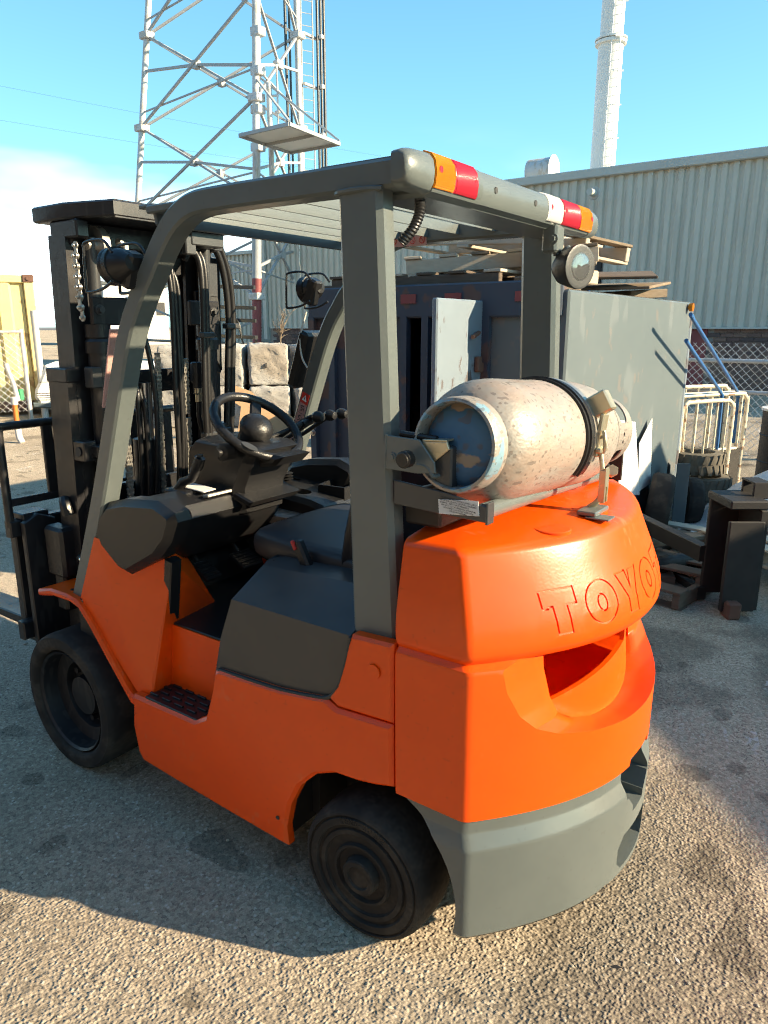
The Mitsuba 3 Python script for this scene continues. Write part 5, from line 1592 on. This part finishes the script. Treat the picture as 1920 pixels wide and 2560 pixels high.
fk('mirror_back', rbox((1.075, -.50, 1.50), (.05, .16, .24), .02, rot(RY, -20)), 'm_plastic')
fk('red_reflector_panel', rbox((1.10, .40, 1.50), (.008, .085, .26), .002, rot(RY, -18)), 'm_pink', label='dull pink label plate beside the left front pillar')

# ---- gas cylinder (a thing of its own) and its cradle
gc = thing('gas_cylinder', 'scuffed silver gas cylinder lying in the cradle, with a worn blue end', 'gas cylinder')
TA, TB = np.array([-.200, .490, 1.384]), np.array([-.212, -.372, 1.320])
tax = (TB - TA) / np.linalg.norm(TB - TA)
tu = np.cross(tax, [1.0, 0, 0])
tu /= np.linalg.norm(tu)
TR = np.stack([np.cross(tu, tax), tu, tax], 1)
tput = lambda q: outward(trimesh.Trimesh(np.array(q.vertices) @ TR.T + TA, q.faces, process=False))
part(gc, 'shell', tput(lathe([(0, .030), (.06, .032), (.088, .04), (.112, .056), (.132, .085), (.1425, .12), (.145, .16), (.145, .36), (.1462, .365), (.1462, .385), (.145, .39), (.145, .60), (.142, .645), (.130, .69), (.108, .722), (.07, .742), (0, .748)], 56)), 'm_tank', 40)
part(gc, 'foot_ring', tput(lathe([(.0935, .052), (.0915, .006), (.095, 0), (.101, .002), (.1045, .008), (.106, .05), (.1065, .066), (.100, .06)], 56)), 'm_tank', 40, 'dented foot ring at the near end')
part(gc, 'end_dome', tput(lathe([(0, .024), (.05, .026), (.078, .032), (.091, .042), (.0915, .052), (0, .052)], 48)), 'm_tankend', 40, 'concave end with chipped blue paint')
colm = manifold3d.Manifold.cylinder(.175, .112, .106, 56).translate([0, 0, .708]) - manifold3d.Manifold.cylinder(.3, .107, .101, 56).translate([0, 0, .66])
ring_pts = []
for a0 in (124, 244, 4):
    seg = [(math.cos(math.radians(a_)) * r_, math.sin(math.radians(a_)) * r_, z_) for a_ in (a0 - 38, a0 - 18, a0, a0 + 18, a0 + 38) for r_ in (.05, .16) for z_ in ((.762, .842) if abs(a_ - a0) < 30 else (.780, .826))]
    colm = colm - man(hull(seg))
for a0 in (180, 192):
    hole_ = manifold3d.Manifold.cylinder(.1, .006, .006, 14, True).rotate([0, 90, 0]).translate([.12, 0, .80]).rotate([0, 0, a0])
    colm = colm - hole_
part(gc, 'collar', tput(unman(colm)), 'm_tank', 35, 'pierced valve collar at the far end')
part(gc, 'valve', tput(cat(lathe([(0, .745), (.02, .745), (.02, .775), (.013, .78), (.013, .815), (.022, .82), (.022, .832), (0, .834)], 18), rbox((.02, .0, .785), (.05, .022, .022), .005), rbox((-.03, .02, .765), (.03, .03, .03), .006))), 'm_steel', 35)
part(gc, 'hose', tube(smooth_path([(-.26, -.255, 1.265), (-.30, -.235, 1.232), (-.315, -.20, 1.235)], 5), .012, 10), 'm_hose')
part(gc, 'coupling', cat(between((-.315, -.225, 1.225), (-.335, -.175, 1.240), .014, 12), between((-.318, -.218, 1.227), (-.330, -.190, 1.236), .018, 6)), 'm_zinc')

CR = fk('cylinder_cradle', slab([(-.05, 1.235), (-.05, 1.292), (-.19, 1.280), (-.290, 1.262), (-.290, 1.226), (-.19, 1.228)], 'y', .488, .494, .002), 'm_hood', 30, 'dark cradle side plate carrying a printed notice')
crp = lambda nm, q, m_='m_grey', sm=30, lab=None: part(CR, nm, q, m_, sm, lab)
crp('end_plate', rbox((-.289, .478, 1.245), (.006, .030, .048), .002), 'm_hood')
crp('rear_tube', tube([(-.272, .482, 1.246), (-.250, .05, 1.216), (-.236, -.40, 1.183)], .0185, 18))
crp('tube_end', lathe([(0, 0), (.020, 0), (.020, .004), (0, .004)], 18, 'y', (-.236, -.402, 1.183)), 'm_dark')
crp('front_tube', tube([(-.11, .48, 1.262), (-.11, -.40, 1.20)], .0185, 16))
crp('far_stop', rbox((-.235, -.410, 1.215), (.11, .008, .10), .003), 'm_dark')
crp('post', rbox((-.175, .472, 1.31), (.045, .030, .14), .004), 'm_hood')
crp('base_beam', rbox((-.10, .05, 1.205), (.10, .80, .05), .006), 'm_dark')
crp('notice_plate', rbox((-.222, .4955, 1.2515), (.100, .002, .033), .0006, rot(RY, 5.0)), 'm_sticker', 30, 'white notice plate with small print')
lines = ['USE UNDERWRITERS LABORATORIES INC. LISTED', 'INDUSTRIAL TRUCK LP-GAS FUEL CONTAINER', 'ASSEMBLY WITH THESE MARKINGS', 'CAPACITY 33.5 LB UNIVERSAL MOUNTING', 'DISCONNECT COUPLING HOSE TYPE', 'LIQUID WITHDRAWAL']
tms = []
for j, tx_ in enumerate(lines):
    tm = meshkit.text_mesh(tx_, .0030, .0003)
    v = np.array(tm.vertices)
    wv = v[:, 0].max()
    sc_w = min(1.0, .090 / wv)
    x0_ = -.176 if j < 3 else -.222 + wv * sc_w / 2
    tms.append(trimesh.Trimesh(np.stack([x0_ - v[:, 0] * sc_w, np.full(len(v), .4967) + v[:, 2], 1.2640 - .0052 * j + v[:, 1] - (.222 + x0_ - v[:, 0] * sc_w) * 0.0875 * -1], 1), tm.faces, process=False))
crp('notice_print', cat(tms), 'm_ink', False)
# strap with its latch
sb = .405


def strap(s, w, r0, r1, a0, a1, m_, nm, n=40, lab=None):
    rings = []
    for a_ in np.radians(np.linspace(a0, a1, n)):
        dirv = np.array([math.cos(a_), math.sin(a_), 0])
        rings.append(np.array([dirv * r0 + [0, 0, s - w / 2], dirv * r1 + [0, 0, s - w / 2 + .001], dirv * r1 + [0, 0, s + w / 2 - .001], dirv * r0 + [0, 0, s + w / 2]]))
    return crp(nm, tput(rings_mesh(rings)), m_, 40, lab)


strap(.425, .058, .145, .1515, -35, 215, 'm_hose', 'strap_pad', lab='black rubber strap pad round the cylinder')
strap(.450, .026, .1515, .1545, -35, 200, 'm_steel', 'strap')
strap(.412, .010, .1515, .1560, -35, 215, 'm_hose', 'strap_ridge')
bks = tput(cat(rbox((-.128, .082, .470), (.055, .10, .034), .004, rot(RZ, 58)), rbox((-.155, .015, .470), (.012, .11, .036), .003, rot(RZ, 5)), between((-.160, .012, .455), (-.160, .012, .485), .006)))
crp('strap_buckle', bks, 'm_zinc', 30)
lt0 = TA + TR @ np.array([-.158, -.015, .465])
crp('latch_rod', cat(tube([lt0, lt0 + [-.012, .004, -.055]], .006, 10), tube(smooth_path([lt0 + [-.01, .012, .045], lt0 + [-.016, .012, .01], lt0 + [-.010, .004, -.012]], 4), .005, 8), rbox(lt0 + [-.004, 0, -.006], (.016, .052, .012), .003)), 'm_zinc')
crp('latch_body', cat(rbox(lt0 + [-.016, .010, -.098], (.018, .006, .085), .002), rbox(lt0 + [-.016, -.010, -.098], (.018, .006, .085), .002), rbox(lt0 + [-.022, 0, -.075], (.004, .022, .05), .001), tube(smooth_path([lt0 + [-.016, .0, -.11], lt0 + [-.006, .006, -.138], lt0 + [.012, .01, -.155]], 4), .008, 8)), 'm_zinc')
crp('latch_foot', cat(rbox(lt0 + [.0, .02, -.160], (.05, .10, .012), .003), rbox(lt0 + [-.03, .05, -.168], (.06, .05, .004), .001)), 'm_grey')

# swing latch on the left rear post
BK = fk('post_bracket', slab([(-.034, 1.395), (-.125, 1.392), (-.165, 1.345), (-.168, 1.322), (-.12, 1.316), (-.034, 1.318)], 'y', .500, .506, .0015), 'm_grey', 30, 'grey swing latch bracket welded to the left rear post')
bkp = lambda nm, q, m_='m_grey', sm=30: part(BK, nm, q, m_, sm)
bkp('inner_plate', slab([(-.04, 1.397), (-.125, 1.395), (-.165, 1.35), (-.172, 1.322), (-.12, 1.320), (-.04, 1.320)], 'y', .452, .458, .0015))
bkp('top_bar', tube([(-.06, .479, 1.397), (-.155, .479, 1.392)], .008, 10), 'm_plastic')
bkp('pin', lathe([(0, 0), (.019, 0), (.019, .020), (.015, .022), (.015, .026), (0, .026)], 24, 'y', (-.112, .528, 1.352)), 'm_plastic')
bkp('pin_button', lathe([(0, 0), (.008, 0), (.008, .004), (0, .004)], 16, 'y', (-.116, .532, 1.352)), 'm_steel')
bkp('tongue', slab([(-.128, 1.388), (-.190, 1.392), (-.196, 1.376), (-.150, 1.338), (-.128, 1.336)], 'y', .488, .497, .002), 'm_zinc')
bkp('tongue_lip', slab([(-.128, 1.388), (-.190, 1.392), (-.190, 1.396), (-.128, 1.392)], 'y', .466, .497, .001), 'm_zinc')
bkp('lower_hook', cat(tube(smooth_path([(-.12, .503, 1.336), (-.145, .503, 1.333), (-.163, .503, 1.312)], 4), .005, 8), tube(smooth_path([(-.13, .462, 1.336), (-.155, .462, 1.333), (-.17, .462, 1.312)], 4), .005, 8), between((-.163, .503, 1.314), (-.168, .46, 1.314), .005), rbox((-.138, .49, 1.338), (.03, .03, .012), .003)), 'm_grey')
bkp('weld_bead', jitter(tube([(-.036, .503, 1.396), (-.034, .503, 1.35), (-.033, .503, 1.318)], .005, 6), .002, 60, 4), 'm_grey')
bkp('bolt', bolt((-.055, .506, 1.347), (0, 1, 0), .007, .007), 'm_grey')

# ---- mast
MA = FK + '__mast'


def lean(mm):
    v = np.array(mm.vertices)
    v[:, 0] -= .045 * (v[:, 2] - .70)
    return trimesh.Trimesh(v, mm.faces, process=False)


def chan(x0, x1, yo, yi, z0, z1, t=.016):
    """A mast channel: web at yo, flanges reaching to yi."""
    s = 1 if yi > yo else -1
    p = [(x0, yo), (x0, yi), (x0 + t, yi), (x0 + t, yo + s * t), (x1 - t, yo + s * t), (x1 - t, yi), (x1, yi), (x1, yo)]
    return lean(slab(p, 'z', z0, z1, .003))


scene[MA] = mikit.ply(chan(1.500, 1.622, .358, .300, .12, 1.46), 'm_black', smooth=30)
mp_ = lambda nm, q, m_='m_black', sm=30, lab=None: part(MA, nm, q, m_, sm, lab)
mp_('outer_rail', mirror(chan(1.500, 1.622, .358, .300, .12, 1.46)))
for s_ in (1, -1):
    f_ = (lambda q: q) if s_ > 0 else mirror
    mp_('middle_rail', f_(chan(1.498, 1.600, .325, .255, .20, 1.94)))
    mp_('inner_rail', f_(chan(1.520, 1.610, .262, .205, .20, 1.92)))
    mp_('rail_cap', f_(lean(rbox((1.561, .333, 1.462), (.132, .062, .050), .004))))
    mp_('rail_block', f_(lean(rbox((1.47, .330, 1.19), (.075, .052, .075), .004))))
    mp_('block_hole', f_(lean(lathe([(0, 0), (.018, 0), (.018, .002), (0, .002)], 16, 'y', (1.465, .3585, 1.19)))), 'm_ink')
    mp_('block_tab', f_(lean(rbox((1.42, .300, 1.19), (.05, .05, .045), .004))))
    mp_('lift_cylinder', f_(lean(tube([(1.455, .252, .25), (1.455, .252, 1.56)], .040, 20))))
    mp_('cylinder_gland', f_(lean(lathe([(0, 0), (.047, 0), (.047, .04), (.040, .05), (.044, .055), (.044, .10), (0, .10)], 20, 'z', (1.455, .252, 1.54)))))
    mp_('cylinder_rod', f_(lean(tube([(1.455, .252, 1.62), (1.455, .252, 1.93)], .022, 14))), 'm_hood')
    mp_('clamp_plate', f_(lean(rbox((1.430, .215, 1.685), (.02, .15, .095), .004))))
    mp_('clamp_bolt', f_(lean(bolt((1.42, .262, 1.69), (-1, 0, 0), .012, .018))), 'm_hood')
mp_('tilt_rod', tube([(1.50, .36, .775), (1.27, .40, .735)], .018, 14), 'm_chrome')
mp_('tilt_rod', tube([(1.50, -.36, .775), (1.27, -.40, .735)], .018, 14), 'm_chrome')
# crosshead box
cx = [(1.225, .275), (1.43, .332), (1.62, .330), (1.62, -.330), (1.43, -.332), (1.225, -.285)]
mp_('crosshead', slab(cx, 'z', 1.985, 2.038, .006), 'm_black', 25, 'black chamfered crosshead plate on top of the mast')
mp_('crosshead_skirt', cat(rbox((1.235, 0, 2.01), (.012, .54, .058), .002)), 'm_black')
dr2 = np.random.default_rng(3)
mp_('crosshead_web', cat(rbox((1.45, .30, 1.955), (.16, .05, .06), .006), rbox((1.45, -.30, 1.955), (.16, .05, .06), .006), rbox((1.46, 0, 1.945), (.06, .62, .08), .006)))
mp_('hanger', cat(rbox((1.33, -.17, 1.955), (.10, .16, .05), .004), rbox((1.30, -.09, 1.93), (.03, .05, .07), .004)), 'm_hood')
for z_, hh_, x_ in ((1.88, .10, 1.555), (1.42, .09, 1.56), (.98, .08, 1.57), (.50, .10, 1.58), (.24, .12, 1.58)):
    mp_('crossmember', lean(rbox((x_, 0, z_), (.035, .60, hh_), .006)))
mp_('centre_cylinder', lean(tube([(1.49, .045, .30), (1.49, .045, 1.20)], .052, 22)))
mp_('centre_rod', lean(tube([(1.49, .045, 1.18), (1.49, .045, 1.42)], .030, 16)), 'm_chrome')
mp_('centre_plate', lean(rbox((1.50, -.285, 1.30), (.014, .11, .95), .003)), 'm_black')
mp_('gusset', lean(slab([(-.235, 1.905), (-.345, 1.905), (-.345, 1.45), (-.30, 1.52), (-.235, 1.58)], 'x', 1.470, 1.482, .002)), 'm_hood')
mp_('gusset', lean(rbox((1.440, -.265, 1.815), (.012, .07, .13), .003)), 'm_hood')
mp_('valve_block', lean(rbox((1.44, -.205, 1.45), (.04, .10, .085), .008)), 'm_hood')
mp_('valve_bolt', lean(bolt((1.418, -.195, 1.455), (-1, 0, 0), .012, .012)), 'm_steel')
mp_('terminal_block', lean(rbox((1.445, .285, 1.455), (.05, .05, .075), .004)), 'm_hood')
# sprocket wheel and chains
mp_('chain_wheel', cat(lathe([(0, -.02), (.025, -.02), (.025, -.012), (.048, -.010), (.066, -.014), (.066, .014), (.048, .010), (.025, .012), (.025, .02), (0, .02)], 36, 'y', (1.40, .235, 1.905)), lathe([(0, 0), (.018, 0), (.018, .012), (0, .014)], 16, 'y', (1.40, .262, 1.905))), 'm_steel', 40)


def chain(x, y, z0, z1, w, pitch, m_, nm='lift_chain'):
    """Leaf chain seen from behind: plates in turn, pins through them."""
    ms, z, i = [], z0, 0
    while z < z1:
        n_ = 4 if i % 2 else 3
        for j in range(n_):
            yy = y + (j - (n_ - 1) / 2) * w / 4
            ms.append(rbox((x, yy, z + pitch * .5), (.013, w / 4 * .55, pitch * 1.45), .003))
        ms.append(between((x, y - w / 2, z + pitch), (x, y + w / 2, z + pitch), .0035, 6))
        z += pitch
        i += 1
    return part(MA, nm, lean(cat(ms)), m_, smooth=False)


def link_chain(x, y, z0, z1, nm='roller_chain'):
    ms, z, i = [], z1, 0
    pitch = .034
    while z > z0:
        a_ = .5 * math.sin(i * .9)
        cx_ = x + .002 * a_
        pl_ = Point(0, 0).buffer(.0135, 8).union(Point(0, -pitch).buffer(.0135, 8)).union(sbox(-.008, -pitch, .008, 0))
        co = np.array(pl_.exterior.coords)[:-1]
        ms.append(trimesh.Trimesh(np.array(slab(co, 'y', -.0025, .0025, .0006).vertices) + [cx_, y + (.006 if i % 2 else 0), z], slab(co, 'y', -.0025, .0025, .0006).faces, process=False))
        for zz in (z, z - pitch):
            ms.append(lathe([(0, 0), (.0065, 0), (.006, .004), (0, .005)], 12, 'y', (cx_, y + (.012 if i % 2 else .006), zz)))
        z -= pitch
        i += 1
    return part(MA, nm, cat(ms), 'm_steel', smooth=30)


link_chain(1.395, .318, 1.68, 1.90)
chain(1.44, .168, .92, 1.34, .030, .0165, 'm_steel')
chain(1.44, .012, .92, 1.52, .026, .0165, 'm_steel')
chain(1.43, -.116, .92, 1.265, .034, .0165, 'm_steel')
chain(1.43, -.112, 1.29, 1.50, .034, .0165, 'm_steel')
chain(1.44, .245, 1.36, 1.64, .028, .0165, 'm_hood')
mp_('spring', cat([tube(np.array([(1.37 + .010 * math.cos(t_), .165 + .010 * math.sin(t_), 1.86 + .0042 * t_ / 2.0) for t_ in np.linspace(0, 34, 120)]), .0018, 5)]), 'm_steel')
mp_('chain_anchor', cat(rbox((1.37, .140, 1.895), (.02, .02, .06), .003), lathe([(0, 0), (.016, 0), (.016, .012), (0, .012)], 16, 'y', (1.37, .155, 1.92))), 'm_steel')
# hoses: pairs running down the middle of the mast and two big loops at the right
HB = [(-.035, 1.40), (-.055, 1.41), (-.085, 1.42), (-.160, 1.37), (-.178, 1.37), (.055, 1.43), (.085, 1.43), (.105, 1.45)]
for k, (y_, x_) in enumerate(HB):
    zt = (1.86, 1.88, 1.84, 1.91, 1.91, 1.62, 1.40, 1.50)[k]
    w_ = (0.008, -.006, .010, .012, .012, -.01, .012, .008)[k]
    mp_('hydraulic_hose', lean(tube(smooth_path([(x_ + .02, y_ + .012, zt), (x_, y_, zt - .10), (x_ - .012, y_ + w_, 1.35), (x_ - .01, y_ + w_ * .4, 1.1), (x_ + .02, y_, .86)], 6), .0125 if k in (3, 4) else .0105, 10)), 'm_hose', 50)
for k, (o_, r_) in enumerate(((0, .0135), (.026, .0135))):
    mp_('hydraulic_hose', tube(smooth_path([(1.40, -.150, 1.885), (1.39, -.185 - o_ * .1, 1.945 + o_ * .8), (1.385, -.245, 1.965 + o_), (1.385, -.300 - o_ * .5, 1.93 + o_), (1.39, -.340 - o_, 1.84), (1.40, -.362 - o_, 1.68), (1.41, -.352 - o_, 1.45), (1.42, -.338 - o_, 1.20), (1.44, -.33 - o_ * .6, .95)], 7), r_, 12), 'm_hose', 50, 'thick hydraulic hose arching over at the right of the mast')
mp_('hose_ferrule', lean(cat(lathe([(0, 0), (.013, 0), (.013, .028), (.010, .03), (.015, .035), (.015, .055), (0, .055)], 16, 'z', (1.40, -.150, 1.335)))), 'm_zinc')
mp_('hydraulic_hose', lean(tube(smooth_path([(1.40, -.150, 1.335), (1.40, -.153, 1.26), (1.39, -.175, 1.18), (1.38, -.20, 1.12)], 6), .011, 10)), 'm_hose', 50)
mp_('hose_tube', lean(rbox((1.405, -.150, 1.43), (.03, .028, .13), .004)), 'm_black')
mp_('hose_clip', lean(cat(rbox((1.36, -.169, 1.60), (.03, .062, .022), .004), rbox((1.36, -.169, 1.20), (.03, .062, .022), .004))), 'm_hood')
mp_('hose_clip', rbox((1.395, -.370, 1.635), (.035, .07, .022), .004), 'm_hood')
mp_('hose_stub', tube([(1.40, -.22, 1.26), (1.38, -.255, 1.262)], .014, 12), 'm_hose', 40)

# ---- fork carriage, load backrest, forks
CA = FK + '__carriage'
scene[CA] = mikit.ply(slab([(.49, .840), (.49, .905), (-.49, .905), (-.49, .840)], 'x', 1.745, 1.790, .005), 'm_black', smooth=25)
cp_ = lambda nm, q, m_='m_black', sm=30, lab=None: part(CA, nm, q, m_, sm, lab)
cp_('lower_bar', slab([(.49, .415), (.49, .49), (-.49, .49), (-.49, .415)], 'x', 1.745, 1.790, .005))
for y_ in (.20, -.20):
    cp_('roller_bracket', cat(slab([(1.62, .38), (1.745, .38), (1.745, .93), (1.68, .93), (1.62, .86)], 'y', y_ - .012, y_ + .012, .003), lathe([(0, 0), (.04, 0), (.04, .03), (0, .03)], 20, 'y', (1.66, y_ + .03, .80))))
for y_ in (.345, .12, -.12, -.345):
    cp_('carriage_upright', rbox((1.735, y_, .665), (.020, .055, .42), .004))
LBK = cp_('load_backrest', tube(smooth_path([(1.765, .478, .88), (1.765, .478, 1.22), (1.765, .47, 1.255), (1.765, .44, 1.268), (1.765, -.44, 1.268), (1.765, -.47, 1.255), (1.765, -.478, 1.22), (1.765, -.478, .88)], 5), .016, 10), 'm_black', 40, 'load backrest frame of black bars')
for y_ in (.285, .10, -.10, -.285):
    part(LBK, 'upright', rbox((1.765, y_, 1.115), (.016, .052, .31), .003), 'm_black')
part(LBK, 'crossbar', rbox((1.765, 0, .975), (.018, .96, .030), .003), 'm_black')
for y_ in (.395, -.395):
    fkk = fk('fork', slab([(1.795, .445), (1.795, .90), (1.840, .90), (1.840, .487), (2.85, .460), (2.87, .447)], 'y', y_ - .055, y_ + .055, .005), 'm_black', 25, 'black lifting fork')
    part(fkk, 'hook', cat(rbox((1.765, y_, .918), (.085, .105, .026), .004), rbox((1.765, y_, .404), (.085, .105, .022), .004)), 'm_black')
cp_('side_shift_plate', cat(slab([(.30, .40), (.46, .40), (.46, .90), (.40, .93), (.33, .90), (.335, .74), (.355, .70), (.335, .66), (.335, .58), (.30, .52)], 'x', 1.700, 1.728, .004)))
cp_('tilt_bracket', cat(rbox((1.60, .375, .79), (.12, .07, .20), .012), rbox((1.60, .375, .63), (.07, .05, .16), .01)))
cp_('hose_elbow', tube(smooth_path([(1.55, .37, 1.00), (1.53, .38, .98), (1.52, .38, .945)], 4), .022, 10), 'm_hose')
